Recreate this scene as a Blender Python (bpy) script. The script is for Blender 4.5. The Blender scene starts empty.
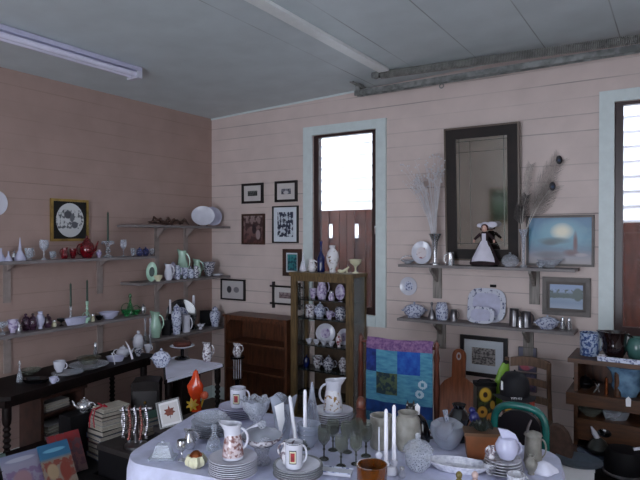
import bpy, math, random
from mathutils import Matrix, Vector
from math import sin, cos, tan, pi, radians as R
random.seed(7)
S = bpy.context.scene
S.cycles.transparent_max_bounces = 32
COL = S.collection

# ------------------------------------------------------------------ camera
F = 570.0; YAW = R(32.3); PIT = R(-.5); CAM = (4.03, -4.315, 1.65)
def ray(px, py):
    a = (px-320)/F; b = -(py-240)/F
    f = Vector((-sin(YAW)*cos(PIT), cos(YAW)*cos(PIT), sin(PIT)))
    r = Vector((cos(YAW), sin(YAW), 0)); u = r.cross(f)
    return f + r*a + u*b
def hit(px, py, ax, v):            # point where the sight line meets the plane axis ax = v, and metres per pixel there
    d = ray(px, py); t = (v-CAM[ax])/d[ax]
    return Vector([CAM[i]+t*d[i] for i in range(3)]), t/F
def LW(px, x, z):                  # a spot on a shelf of the left wall, x out from the wall
    p, s = hit(px, 240, 0, x); return Vector((x, p.y, z)), s
def BW(px, y, z):                  # a spot on a shelf of the back wall
    p, s = hit(px, 240, 1, y); return Vector((p.x, y, z)), s
def TP(px, py, z):                 # a spot on a level top of height z
    p, s = hit(px, py, 2, z); return p, s
cd = bpy.data.cameras.new('camera'); cam = bpy.data.objects.new('camera', cd); COL.objects.link(cam)
cd.sensor_width = 36; cd.lens = 36*F/640; cam.location = CAM
cam.rotation_euler = (pi/2+PIT, 0, YAW); S.camera = cam

# ------------------------------------------------------------------ materials
def srgb(c):
    return tuple(((x/255)/12.92 if x/255 <= .04045 else ((x/255+.055)/1.055)**2.4) for x in c[:3])+(1,)
MC = {}
class NT:
    def __init__(s, name):
        s.m = bpy.data.materials.new(name); s.m.use_nodes = True; s.t = s.m.node_tree
        s.b = s.t.nodes['Principled BSDF']; s.out = s.t.nodes['Material Output']
    def n(s, typ, **k):
        x = s.t.nodes.new(typ)
        for a, v in k.items(): setattr(x, a, v)
        return x
    def l(s, a, b): s.t.links.new(a, b)
    def math(s, op, a, b=None, c=None):
        x = s.n('ShaderNodeMath', operation=op)
        for i, v in enumerate((a, b, c)):
            if v is None: continue
            if isinstance(v, (int, float)): x.inputs[i].default_value = v
            else: s.l(v, x.inputs[i])
        return x.outputs[0]
    def ramp(s, fac, stops, const=False):
        x = s.n('ShaderNodeValToRGB'); e = x.color_ramp.elements
        if const: x.color_ramp.interpolation = 'CONSTANT'
        e[0].position = stops[0][0]; e[0].color = srgb(stops[0][1])
        e[1].position = stops[1][0]; e[1].color = srgb(stops[1][1])
        for p, c in stops[2:]:
            q = e.new(p); q.color = srgb(c)
        s.l(fac, x.inputs[0]); return x.outputs[0]
    def mix(s, fac, a, b):
        x = s.n('ShaderNodeMix', data_type='RGBA')
        for i, v in ((0, fac), (6, a), (7, b)):
            if isinstance(v, (int, float)): x.inputs[i].default_value = v
            elif isinstance(v, tuple): x.inputs[i].default_value = v
            else: s.l(v, x.inputs[i])
        return x.outputs[2]
    def noise(s, scale, detail=2, coord='Object', st=(1, 1, 1)):
        tc = s.n('ShaderNodeTexCoord'); mp = s.n('ShaderNodeMapping'); mp.inputs[3].default_value = st
        s.l(tc.outputs[coord], mp.inputs[0]); x = s.n('ShaderNodeTexNoise')
        x.inputs['Scale'].default_value = scale; x.inputs['Detail'].default_value = detail
        s.l(mp.outputs[0], x.inputs['Vector']); return x.outputs['Fac']
    def bump(s, h, strength=.3, dist=.01):
        x = s.n('ShaderNodeBump'); x.inputs['Strength'].default_value = strength; x.inputs['Distance'].default_value = dist
        s.l(h, x.inputs['Height']); s.l(x.outputs[0], s.b.inputs['Normal'])
def M(name, c, rough=.5, metal=0, var=0, scale=20, c2=None, thr=None, coat=0, st=(1, 1, 1), bump=0):
    if name in MC: return MC[name]
    t = NT(name); b = t.b
    b.inputs['Roughness'].default_value = rough; b.inputs['Metallic'].default_value = metal
    b.inputs['Coat Weight'].default_value = coat
    if c2 is None: c2 = tuple(max(0, x*(1-var)) for x in c)
    nz = t.noise(scale, 3, st=st)
    lo, hi = thr if thr else (.35, .65)
    t.l(t.ramp(nz, [(lo, c2), (hi, c)]), b.inputs['Base Color'])
    if bump: t.bump(nz, bump, .004)
    MC[name] = t.m; return t.m
def GL(name, c, op=.45, rough=.08, cut=0, face=.5):
    # glass: clear to look through, denser towards its edges; cut glass carries a facetted pattern
    if name in MC: return MC[name]
    t = NT(name); t.b.inputs['Base Color'].default_value = srgb(c); t.b.inputs['Roughness'].default_value = rough
    t.b.inputs['Specular IOR Level'].default_value = .9
    tr = t.n('ShaderNodeBsdfTransparent'); tr.inputs[0].default_value = srgb(tuple(min(255, x*.22+198) for x in c))
    fr = t.n('ShaderNodeLayerWeight'); fr.inputs[0].default_value = .3
    if cut:
        tc = t.n('ShaderNodeTexCoord'); v = t.n('ShaderNodeTexVoronoi', feature='DISTANCE_TO_EDGE'); v.inputs['Scale'].default_value = cut
        t.l(tc.outputs['Object'], v.inputs['Vector']); pt = t.ramp(v.outputs['Distance'], [(.02, (235, 235, 235)), (.2, (90, 90, 90))])
        t.bump(v.outputs['Distance'], .8, .006)
    else:
        pt = t.noise(12, 1); t.bump(t.noise(30, 1), .1, .004)
    f = t.math('ADD', t.math('MULTIPLY', fr.outputs['Facing'], face), t.math('MULTIPLY', pt, op))
    f = t.math('MINIMUM', f, 1.0)
    mx = t.n('ShaderNodeMixShader'); t.l(f, mx.inputs[0]); t.l(tr.outputs[0], mx.inputs[1]); t.l(t.b.outputs[0], mx.inputs[2])
    t.l(mx.outputs[0], t.out.inputs[0]); MC[name] = t.m; return t.m
def PIC(name, stops, nscale=0, nst=None, spots=(), nthr=(.48, .56), ncol=(40, 40, 40), zr=(0, 1), edge=.04):
    # a picture: bands of colour up its height, blotches, and soft round spots, in its own generated coordinates
    if name in MC: return MC[name]
    t = NT(name); t.b.inputs['Roughness'].default_value = .35
    tc = t.n('ShaderNodeTexCoord'); sp = t.n('ShaderNodeSeparateXYZ'); t.l(tc.outputs['Generated'], sp.inputs[0])
    col = t.ramp(sp.outputs[2], stops)
    if nscale:
        nz = t.noise(nscale, 3, 'Generated', nst or (1, 1, 1))
        msk = t.ramp(nz, [(nthr[0], (0, 0, 0)), (nthr[1], (255, 255, 255))])
        if zr != (0, 1):
            z = t.math('MULTIPLY', t.math('GREATER_THAN', sp.outputs[2], zr[0]), t.math('LESS_THAN', sp.outputs[2], zr[1]))
            msk = t.math('MULTIPLY', msk, z)
        col = t.mix(msk, col, srgb(ncol))
    for cx, cz, rx, rz, c in spots:
        dx = t.math('DIVIDE', t.math('SUBTRACT', sp.outputs[0], cx), rx); dz = t.math('DIVIDE', t.math('SUBTRACT', sp.outputs[2], cz), rz)
        d = t.math('ADD', t.math('MULTIPLY', dx, dx), t.math('MULTIPLY', dz, dz))
        f = t.ramp(d, [(max(0, .85-edge*6), (255, 255, 255)), (1.0, (0, 0, 0))])
        col = t.mix(f, col, srgb(c))
    t.l(col, t.b.inputs['Base Color']); MC[name] = t.m; return t.m

china = M('white_china', (225, 224, 232), .18, coat=.3, var=.02)
bone = M('bone_china', (214, 214, 226), .2, coat=.3, var=.04)
bluechina = M('blue_and_white_china', (205, 210, 228), .2, scale=70, c2=(104, 110, 150), thr=(.40, .5), coat=.3)
darkchina = M('dark_patterned_china', (196, 196, 206), .22, scale=75, c2=(56, 58, 84), thr=(.44, .52), coat=.3)
greychina = M('transfer_printed_china', (215, 212, 218), .22, scale=60, c2=(110, 95, 105), thr=(.42, .52), coat=.3)
redchina = M('red_patterned_china', (220, 210, 214), .22, scale=30, c2=(140, 60, 70), thr=(.4, .47), coat=.3)
florchina = M('floral_china', (228, 226, 230), .2, scale=34, c2=(120, 92, 60), thr=(.36, .42), coat=.3)
pinkchina = M('lilac_china', (200, 190, 214), .2, scale=40, c2=(140, 120, 165), thr=(.4, .52), coat=.3)
mint = M('mint_milk_glass', (176, 212, 190), .22, var=.06, coat=.3)
cream = M('cream_china', (226, 222, 190), .25, var=.05, coat=.3)
lavend = M('lavender_white_glass', (196, 196, 222), .25, var=.06)
glass = GL('clear_glass', (214, 220, 230), .45)
crystal = GL('cut_crystal', (222, 226, 236), .6, .05, cut=120, face=.4)
frost = GL('frosted_glass', (190, 196, 212), .75, .25)
smoke = GL('smoky_green_glass', (136, 140, 130), .42, face=.45)
stemgl = GL('dark_stem_glass', (66, 68, 62), 1.2)
ruby = GL('ruby_glass', (110, 8, 22), 1.5)
greengl = GL('green_glass', (40, 128, 70), 1.1)
bluegl = GL('blue_glass', (70, 84, 150), .9)
cobalt = M('cobalt_glass', (20, 34, 92), .1, var=.2, coat=.5)
amber = GL('amber_glass', (104, 54, 8), 1.5)
purplegl = GL('plum_glass', (66, 40, 62), 1.3)
silver = M('silver', (214, 214, 218), .2, .8, var=.15)
pewter = M('pewter', (150, 148, 152), .28, 1, var=.2)
copper = M('copper', (190, 110, 70), .25, 1, var=.1)
brass = M('brass', (170, 140, 80), .3, 1, var=.1)
blackgl = M('black_gloss', (14, 14, 18), .12, coat=.5)
black = M('black_matt', (18, 17, 20), .6)
greenwax = M('dark_green_wax', (42, 62, 50), .45)
whitewax = M('white_wax', (232, 230, 240), .4)
darkwood = M('dark_stained_wood', (26, 15, 14), .55, scale=6, st=(1, 8, 8), var=.5)
redwood = M('red_brown_wood', (108, 64, 42), .4, scale=8, st=(6, 6, 1), var=.35)
midwood = M('brown_wood', (110, 72, 44), .42, scale=8, st=(8, 8, 1), var=.3)
cabwood = M('cabinet_oak', (120, 96, 62), .45, scale=8, st=(10, 10, 1), var=.3)
hutchwood = M('pine_stained_wood', (92, 58, 36), .4, scale=7, st=(1, 8, 8), var=.3)
boardwood = M('cutting_board_wood', (168, 96, 60), .4, scale=7, st=(9, 9, 1), var=.2)
chairwood = M('chair_oak', (124, 94, 74), .45, scale=8, st=(8, 8, 1), var=.3)
shelfpaint = M('grey_shelf_paint', (132, 124, 124), .55, scale=6, var=.12)
glide = M('weathered_grey_wood', (150, 142, 136), .6, scale=9, st=(8, 8, 1), var=.2)
paper = M('page_edges', (178, 170, 158), .8, scale=90, st=(1, 1, 12), var=.25)
terra = M('orange_crock', (150, 84, 44), .5, scale=9, c2=(110, 66, 38))
stone = M('stoneware', (150, 146, 138), .4, scale=25, var=.18)
tagm = M('paper_tag', (238, 238, 242), .7)
orange = M('orange_glaze', (214, 66, 22), .2, var=.15, scale=14, coat=.5)
yellow = M('yellow_glaze', (210, 170, 50), .3, var=.1)

for q_ in (darkwood, black): q_.node_tree.nodes['Principled BSDF'].inputs['Specular IOR Level'].default_value = .18
# ------------------------------------------------------------------ mesh building
class G:
    def __init__(s): s.v = []; s.f = []; s.mi = []; s.cur = 0
    def add(s, vs, fs):
        o = len(s.v); s.v += [tuple(p) for p in vs]; s.f += [tuple(i+o for i in f) for f in fs]; s.mi += [s.cur]*len(fs); return s
    def box(s, a, b):
        x0, y0, z0 = a; x1, y1, z1 = b
        return s.add([(x0, y0, z0), (x1, y0, z0), (x1, y1, z0), (x0, y1, z0), (x0, y0, z1), (x1, y0, z1), (x1, y1, z1), (x0, y1, z1)],
                     [(0, 3, 2, 1), (4, 5, 6, 7), (0, 1, 5, 4), (1, 2, 6, 5), (2, 3, 7, 6), (3, 0, 4, 7)])
    def lathe(s, prof, n=20, c=(0, 0, 0), sx=1, sy=1, fn=None):
        vs = []; rings = []
        for r, z in prof:
            if r < 1e-6: rings.append([len(vs)]); vs.append((c[0], c[1], c[2]+z)); continue
            ring = []
            for k in range(n):
                a = 2*pi*k/n; rr = r; zz = z
                if fn: rr, zz = fn(a, r, z)
                ring.append(len(vs)); vs.append((c[0]+rr*cos(a)*sx, c[1]+rr*sin(a)*sy, c[2]+zz))
            rings.append(ring)
        fs = []
        for A, B in zip(rings, rings[1:]):
            if len(A) == 1 and len(B) == 1: continue
            for k in range(n):
                j = (k+1) % n
                if len(A) == 1: fs.append((A[0], B[j], B[k]))
                elif len(B) == 1: fs.append((A[k], A[j], B[0]))
                else: fs.append((A[k], A[j], B[j], B[k]))
        return s.add(vs, fs)
    def ball(s, c, r, n=12, sx=1, sy=1, sz=1):
        m = max(4, n//2)
        return s.lathe([(r*sin(pi*i/m), -r*sz*cos(pi*i/m)) if 0 < i < m else (0, -r*sz*cos(pi*i/m)) for i in range(m+1)], n, c, sx, sy)
    def tube(s, pts, r, n=8, closed=False):
        P = [Vector(p) for p in pts]; N = len(P); rs = r if isinstance(r, (list, tuple)) else [r]*N
        vs = []; prev = None
        for i, p in enumerate(P):
            if closed: t = P[(i+1) % N]-P[i-1]
            else: t = P[min(i+1, N-1)]-P[max(i-1, 0)]
            t.normalize()
            if prev is None:
                prev = Vector((0, 0, 1)) if abs(t.z) < .9 else Vector((1, 0, 0))
            u = (prev - t*prev.dot(t)); u = u.normalized() if u.length > 1e-5 else t.orthogonal().normalized()
            prev = u; w = t.cross(u)
            for k in range(n):
                a = 2*pi*k/n; vs.append(p+(u*cos(a)+w*sin(a))*rs[i])
        fs = []
        for i in range(N if closed else N-1):
            j = (i+1) % N
            for k in range(n):
                q = (k+1) % n; fs.append((i*n+k, i*n+q, j*n+q, j*n+k))
        if not closed:
            fs.append(tuple(reversed(range(n)))); fs.append(tuple((N-1)*n+k for k in range(n)))
        return s.add(vs, fs)
    def ext(s, poly, y0, y1):          # outline in x,z pushed from y0 to y1
        n = len(poly); vs = [(x, y0, z) for x, z in poly]+[(x, y1, z) for x, z in poly]
        fs = [tuple(range(n)), tuple(reversed(range(n, 2*n)))]+[(i, n+i, n+(i+1) % n, (i+1) % n) for i in range(n)]
        return s.add(vs, fs)
    def slab(s, poly, z0, z1):         # outline in x,y pushed from z0 to z1
        n = len(poly); vs = [(x, y, z0) for x, y in poly]+[(x, y, z1) for x, y in poly]
        fs = [tuple(reversed(range(n))), tuple(range(n, 2*n))]+[(i, (i+1) % n, n+(i+1) % n, n+i) for i in range(n)]
        return s.add(vs, fs)
    def xf(s, m, start=0):
        for i in range(start, len(s.v)): s.v[i] = tuple(m @ Vector(s.v[i]))
        return s
    def mesh(s, name, mats):
        me = bpy.data.meshes.new(name); me.from_pydata(s.v, [], s.f)
        mats = mats if isinstance(mats, (list, tuple)) else [mats]
        for m in mats: me.materials.append(m)
        me.polygons.foreach_set('material_index', s.mi)
        me.polygons.foreach_set('use_smooth', [True]*len(me.polygons))
        me.update(); me.set_sharp_from_angle(angle=R(42)); return me
def T(x=0, y=0, z=0, rx=0, ry=0, rz=0):
    return Matrix.Translation((x, y, z)) @ Matrix.Rotation(rz, 4, 'Z') @ Matrix.Rotation(ry, 4, 'Y') @ Matrix.Rotation(rx, 4, 'X')
def tag(o, label, cat, group=None, kind=None):
    if label: o['label'] = label
    if cat: o['category'] = cat
    if group: o['group'] = group
    if kind: o['kind'] = kind
def P(name, g, m, subs=(), label=None): return (name, g, m, list(subs), label)
def thing(name, label, cat, loc, parts, rz=0, rot=None, group=None, kind=None):
    rot = rot or (0, 0, rz)
    if len(parts) == 1 and not parts[0][3]:
        o = bpy.data.objects.new(name, parts[0][1].mesh(name, parts[0][2]))
    else:
        o = bpy.data.objects.new(name, None); o.empty_display_size = .05
        for pn, g, m, subs, lb in parts:
            c = bpy.data.objects.new(pn, g.mesh(pn, m)); COL.objects.link(c); c.parent = o
            if lb: c['label'] = lb
            for sn, sg, sm, _, sl in subs:
                d = bpy.data.objects.new(sn, sg.mesh(sn, sm)); COL.objects.link(d); d.parent = c
                if sl: d['label'] = sl
    COL.objects.link(o); o.location = loc; o.rotation_euler = rot; tag(o, label, cat, group, kind); return o
def dup(o, loc, label=None, rz=None, group=None):
    c = o.copy(); COL.objects.link(c); c.location = loc
    if rz is not None: c.rotation_euler = (0, 0, rz)
    if label: c['label'] = label
    if group: c['group'] = group
    for ch in list(o.children):
        d = ch.copy(); COL.objects.link(d); d.parent = c
        for g in list(ch.children):
            e = g.copy(); COL.objects.link(e); e.parent = d
    return c
def struct(name, g, m):
    o = bpy.data.objects.new(name, g.mesh(name, m)); COL.objects.link(o); o['kind'] = 'structure'; return o

# ------------------------------------------------------------------ kinds of ware (each returns its parts, base at z = 0)
def pitcher(r, h, m, pm):                # straight-sided pitcher narrowing upwards, with a printed band
    pr = [(1, .0), (1.02, .05), (.95, .3), (.8, .58), (.72, .8), (.84, 1)]
    b = G().lathe([(0, 0)]+[(a*r, z*h) for a, z in pr]+[(.78*r, h), (.66*r, .8*h), (.8*r, .3*h), (0, .1*h)], 24, fn=lip(h, .7))
    band = G().lathe([(1.025*r, .07*h), (.965*r, .3*h), (.815*r, .58*h), (.76*r, .70*h)], 24)
    return [P('body', b, m), P('printed_band', band, pm), P('handle', ear(r*.74, h*.25, h*.86, r*.72, r*.12), m)]
def ear(r, z0, z1, out, t, n=8):       # a loop handle on the +x side
    zc = (z0+z1)/2; hz = (z1-z0)/2
    return G().tube([(r-.002+out*sin(pi*i/n), 0, zc-hz*cos(pi*i/n)) for i in range(n+1)], t, 6)
def lip(h, k=.35):                     # pulls a pouring lip out on the -x side
    def fn(a, r, z):
        w = max(0, -cos(a))**4; q = max(0, (z-.7*h)/(.3*h))
        return r*(1+k*w*q), z+.07*h*w*q
    return fn
def mug(r, h, m, hm=None):
    rr = r*.82; b = G().lathe([(0, 0), (rr*.94, 0), (rr, h*.04), (rr, h), (rr*.9, h), (rr*.88, h*.1), (0, h*.08)])
    return [P('body', b, m), P('handle', ear(rr, h*.18, h*.85, r*.42, max(.004, r*.09)), hm or m)]
def cup(r, h, m):
    rr = r*.85
    b = G().lathe([(0, 0), (rr*.5, 0), (rr*.52, h*.08), (rr*.85, h*.4), (rr, h), (rr*.93, h), (rr*.75, h*.4), (0, h*.12)], 16)
    return [P('body', b, m), P('handle', ear(rr*.88, h*.3, h*.85, r*.38, max(.003, r*.08)), m)]
def bowl(r, h, m, foot=.45):
    return [P('body', G().lathe([(0, 0), (r*foot, 0), (r*foot, h*.1), (r*.8, h*.45), (r, h), (r*.96, h), (r*.74, h*.45), (r*.3, h*.16), (0, h*.15)], 24), m)]
def lobed(r, h, m, k=12, d=.06):
    def fn(a, rr, z): return rr*(1+d*cos(k*a)*(z/h)), z+.06*h*cos(k*a)*(z/h)
    return [P('body', G().lathe([(0, 0), (r*.42, 0), (r*.45, h*.1), (r*.82, h*.5), (r, h), (r*.95, h), (r*.76, h*.5), (0, h*.15)], 48, fn=fn), m)]
def plate(r, h, m, rim=None, n=28):
    h = max(h, .012)
    p = [P('body', G().lathe([(0, .001), (r*.55, 0), (r*.62, h*.25), (r, h*.85), (r, h), (r*.62, h*.45), (r*.5, h*.3), (0, h*.3)], n), m)]
    if rim: p.append(P('rim_band', G().lathe([(r*.9, h*.86), (r*1.005, h*1.02), (r*1.005, h*.9), (r*.9, h*.75)], n), rim))
    return p
def jug(r, h, m, hm=None, tall=.6):
    rr = r*.8
    b = G().lathe([(0, 0), (rr*.7, 0), (rr*.72, h*.05), (rr, h*.3), (rr*.92, h*.5), (rr*tall, h*.78), (rr*tall*1.12, h), (rr*tall, h), (rr*tall*.85, h*.8), (rr*.8, h*.4), (0, h*.1)], 24, fn=lip(h, .5))
    return [P('body', b, m), P('handle', ear(rr*tall*.95, h*.3, h*.9, r*.62, max(.004, r*.09)), hm or m)]
def teapot(r, h, m, km=None):
    rb = r*.68; hb = h*.72
    b = G().lathe([(0, 0), (rb*.6, 0), (rb*.6, hb*.06), (rb*.95, hb*.35), (rb, hb*.55), (rb*.8, hb*.85), (rb*.5, hb), (0, hb)], 24)
    lid = G().lathe([(rb*.52, 0), (rb*.45, h*.08), (rb*.2, h*.14), (0, h*.15)], 20, (0, 0, hb))
    kn = G().ball((0, 0, hb+h*.2), h*.065, 10)
    sp = G().tube([(-rb*.8, 0, hb*.4), (-rb*1.15, 0, hb*.5), (-rb*1.35, 0, hb*.85), (-rb*1.5, 0, hb*1.02)], [rb*.2, rb*.15, rb*.1, rb*.08], 8)
    return [P('body', b, m), P('lid', lid, m, [P('knob', kn, km or m)]), P('spout', sp, m), P('handle', ear(rb*.85, hb*.2, hb*.85, rb*.55, rb*.08), m)]
def vase(r, h, m, shape='ovoid'):
    pr = {'ovoid': [(0, 0), (.5, 0), (.52, .05), (.45, .1), (.85, .35), (1, .55), (.8, .75), (.42, .88), (.55, 1), (.45, 1), (.3, .86), (0, .8)],
          'flute': [(0, 0), (.75, 0), (.75, .03), (.28, .08), (.3, .3), (.45, .75), (1, 1), (.9, 1), (.35, .75), (0, .3)],
          'bell': [(0, 0), (1, 0), (.95, .1), (.55, .4), (.25, .6), (.16, .85), (.2, 1), (0, 1)],
          'spire': [(0, 0), (1, 0), (1, .12), (.6, .3), (.3, .45), (.17, .7), (.06, 1), (0, 1)],
          'bottle': [(0, 0), (.95, 0), (1, .05), (1, .45), (.6, .58), (.3, .66), (.28, .9), (.42, .93), (.42, 1), (0, 1)],
          'ginger': [(0, 0), (.6, 0), (.62, .03), (.95, .45), (1, .62), (.85, .74), (.5, .8), (.5, .83), (.58, .85), (.45, .93), (.12, .97), (.12, 1), (0, 1)],
          'cone': [(0, 0), (1, 0), (1, .02), (.8, .25), (.3, .75), (.1, 1), (.06, 1), (.25, .75), (0, .1)],
          'cyl': [(0, 0), (.92, 0), (1, .04), (1, .96), (1.04, 1), (.9, 1), (.86, .1), (0, .08)],
          'crock': [(0, 0), (.8, 0), (.92, .15), (1, .5), (.9, .82), (.72, .92), (.8, 1), (.7, 1), (.62, .9), (0, .2)],
          'tulip': [(0, 0), (.5, 0), (.3, .06), (.2, .16), (.6, .3), (.95, .55), (1, .8), (.9, 1), (.84, 1), (.85, .6), (0, .3)]}[shape]
    return [P('body', G().lathe([(a*r, b*h) for a, b in pr], 20), m)]
def goblet(r, h, m):
    return [P('bowl', G().lathe([(0, h*.42), (r*.35, h*.45), (r*.9, h*.6), (r, h*.8), (r*.85, h), (r*.8, h), (r*.93, h*.8), (r*.82, h*.62), (0, h*.47)], 16), m),
            P('stem', G().lathe([(0, 0), (r*.8, 0), (r*.7, h*.03), (r*.14, h*.08), (r*.12, h*.25), (r*.22, h*.3), (r*.12, h*.36), (r*.2, h*.43), (0, h*.43)], 12), stemgl if m is smoke else m)]
def holder(r, h, m):                   # candlestick without its candle; socket top at h
    return [P('base', G().lathe([(0, 0), (r, 0), (r*.9, h*.08), (r*.35, h*.16), (r*.3, h*.3)], 16), m),
            P('stem', G().lathe([(0, h*.3), (r*.3, h*.3), (r*.55, h*.42), (r*.25, h*.52), (r*.45, h*.64), (r*.25, h*.74), (r*.4, h*.82), (r*.48, h), (0, h)], 14), m)]
def candle(r, h, m):
    return [P('body', G().lathe([(0, 0), (r, 0), (r*.85, h*.96), (r*.4, h), (0, h)], 10), m), P('wick', G().tube([(0, 0, h), (0, 0, h+.008)], .0012, 5), black)]
def tankard(r, h, m, lid=False):
    rr = r*.78
    p = [P('body', G().lathe([(0, 0), (rr*1.08, 0), (rr*1.08, h*.05), (rr, h*.1), (rr*.88, h*.95), (rr*.92, h), (rr*.8, h), (rr*.85, h*.1), (0, h*.08)]), m),
         P('handle', ear(rr*.93, h*.15, h*.85, r*.5, r*.08), m)]
    if lid: p.append(P('lid', G().lathe([(rr*.92, 0), (rr*.7, h*.08), (rr*.2, h*.13), (0, h*.2)], 16, (0, 0, h)), m))
    return p
def jar(r, h, m, km=None):
    return [P('body', G().lathe([(0, 0), (r*.6, 0), (r*.65, h*.05), (r*.95, h*.25), (r, h*.45), (r*.8, h*.62), (0, h*.62)]), m),
            P('lid', G().lathe([(r*.84, h*.62), (r*.84, h*.66), (r*.55, h*.78), (r*.12, h*.84), (0, h*.84)]), m, [P('knob', G().ball((0, 0, h*.91), h*.085, 10), km or m)])]
def bottle(r, h, m, sm=None):
    return [P('body', G().lathe([(0, 0), (r, 0), (r, h*.08), (r*.75, h*.35), (r*.32, h*.55), (r*.25, h*.68), (r*.38, h*.72), (0, h*.72)]), m),
            P('stopper', G().lathe([(0, h*.72), (r*.2, h*.72), (r*.18, h*.76), (r*.42, h*.88), (r*.2, h), (0, h)], 10), sm or m)]
def tureen(r, h, m, sy=.75):
    b = G().lathe([(0, 0), (r*.5, 0), (r*.5, h*.06), (r*.8, h*.25), (r*.86, h*.5), (0, h*.5)], 24, sy=sy)
    l = G().lathe([(r*.9, h*.5), (r*.9, h*.54), (r*.6, h*.75), (r*.2, h*.84), (0, h*.85)], 24, sy=sy)
    e = G().tube([(r*.8, -r*.12, h*.42), (r, -r*.1, h*.46), (r, r*.1, h*.46), (r*.8, r*.12, h*.42)], r*.05, 6)
    e2 = G().tube([(-r*.8, -r*.12, h*.42), (-r, -r*.1, h*.46), (-r, r*.1, h*.46), (-r*.8, r*.12, h*.42)], r*.05, 6)
    return [P('body', b, m), P('lid', l, m, [P('knob', G().ball((0, 0, h*.91), h*.08, 10), m)]), P('handle', e, m), P('handle', e2, m)]
def basket(r, h, m):
    b = G().lathe([(0, 0), (r*.5, 0), (r*.35, h*.08), (r*.7, h*.25), (r, h*.5), (r*.95, h*.5), (r*.6, h*.27), (0, h*.15)], 24, sy=.7)
    return [P('bowl', b, m), P('handle', G().tube([(-r*.9*cos(pi*i/10), 0, h*.45+h*.55*sin(pi*i/10)) for i in range(11)], r*.07, 6), m)]
def compote(r, h, m):
    return [P('bowl', G().lathe([(0, h*.5), (r*.3, h*.52), (r*.85, h*.75), (r, h), (r*.94, h), (r*.8, h*.78), (0, h*.58)], 20), m),
            P('foot', G().lathe([(0, 0), (r*.6, 0), (r*.5, h*.06), (r*.14, h*.15), (r*.13, h*.4), (r*.3, h*.52), (0, h*.52)], 16), m)]
def shaker(r, h, m):
    return [P('body', G().lathe([(0, 0), (r*.8, 0), (r, h*.2), (r*.6, h*.65), (r*.65, h*.72), (0, h*.72)], 12), m),
            P('cap', G().lathe([(r*.68, h*.72), (r*.6, h*.9), (0, h)], 12), silver)]
def tray(r, h, m, sy=.5):              # a long flat dish
    return [P('body', G().lathe([(0, 0), (r*.75, 0), (r, h), (r*.95, h), (r*.72, h*.35), (0, h*.3)], 28, sy=sy), m)]
def upright_plate(r, m, centre=None, k=1.0, stand=None):   # a plate standing on its rim, leaning back; faces -y
    g = G().lathe([(0, .004), (r*.6, 0), (r*.64, .004), (r, .018), (r, .022), (r*.62, .01), (0, .008)], 28, sx=k)
    mt = T(0, 0, r) @ Matrix.Rotation(R(78), 4, 'X'); g.xf(mt)
    p = [P('body', g, m)]
    if centre:
        c = G().lathe([(0, .0115), (r*.5, .0115), (r*.5, .0095), (0, .0095)], 20, sx=k); c.xf(mt); p.append(P('centre_pattern', c, centre))
    if stand:
        s = G().tube([(-r*.4, -.05, .004), (-r*.4, .06, .004), (-r*.35, .07, r*.9)], .004, 5).tube([(r*.4, -.05, .004), (r*.4, .06, .004), (r*.35, .07, r*.9)], .004, 5)
        p.append(P('stand', s, stand))
    lo = min(v[2] for q in p for v in q[1].v)
    for q in p: q[1].xf(Matrix.Translation((0, 0, -lo)))
    return p
def frame(w, h, b, fm, mm=None, mw=0, pm=None, glazing=False):      # faces -y, back on y = 0, bottom at z = 0
    f = G()
    d = .022
    for (x0, z0, x1, z1) in ((-w/2, 0, w/2, b), (-w/2, h-b, w/2, h), (-w/2, b, -w/2+b, h-b), (w/2-b, b, w/2, h-b)):
        f.box((x0, -d, z0), (x1, -.001, z1))
    p = [P('frame', f, fm)]
    x = w/2-b; z0 = b; z1 = h-b
    if mm:
        p.append(P('mount', G().box((-x, -.010, z0), (x, -.004, z1)), mm)); x -= mw; z0 += mw; z1 -= mw
    p.append(P('picture', G().box((-x, -.013, z0), (x, -.009, z1)), pm))
    return p
def book(w, d, t, cm):
    c = G().box((-w/2, -d/2, 0), (w/2, d/2, t*.1)).box((-w/2, -d/2, t*.9), (w/2, d/2, t)).box((-w/2, -d/2, t*.1), (-w/2+.004, d/2, t*.9))
    return [P('cover', c, cm), P('pages', G().box((-w/2+.004, -d/2+.004, t*.1), (w/2-.005, d/2-.004, t*.9)), paper)]
def put(fn, at, wpx, hpx, m, name, label, cat, rz=None, group=None, **k):
    loc, s = at; parts = fn(wpx*s/2, hpx*s, m, **k)
    return thing(name, label, cat, loc, parts, rz=YAW if rz is None else rz, group=group)
LEFTH = YAW+pi                        # handle towards the left of the picture
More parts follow.
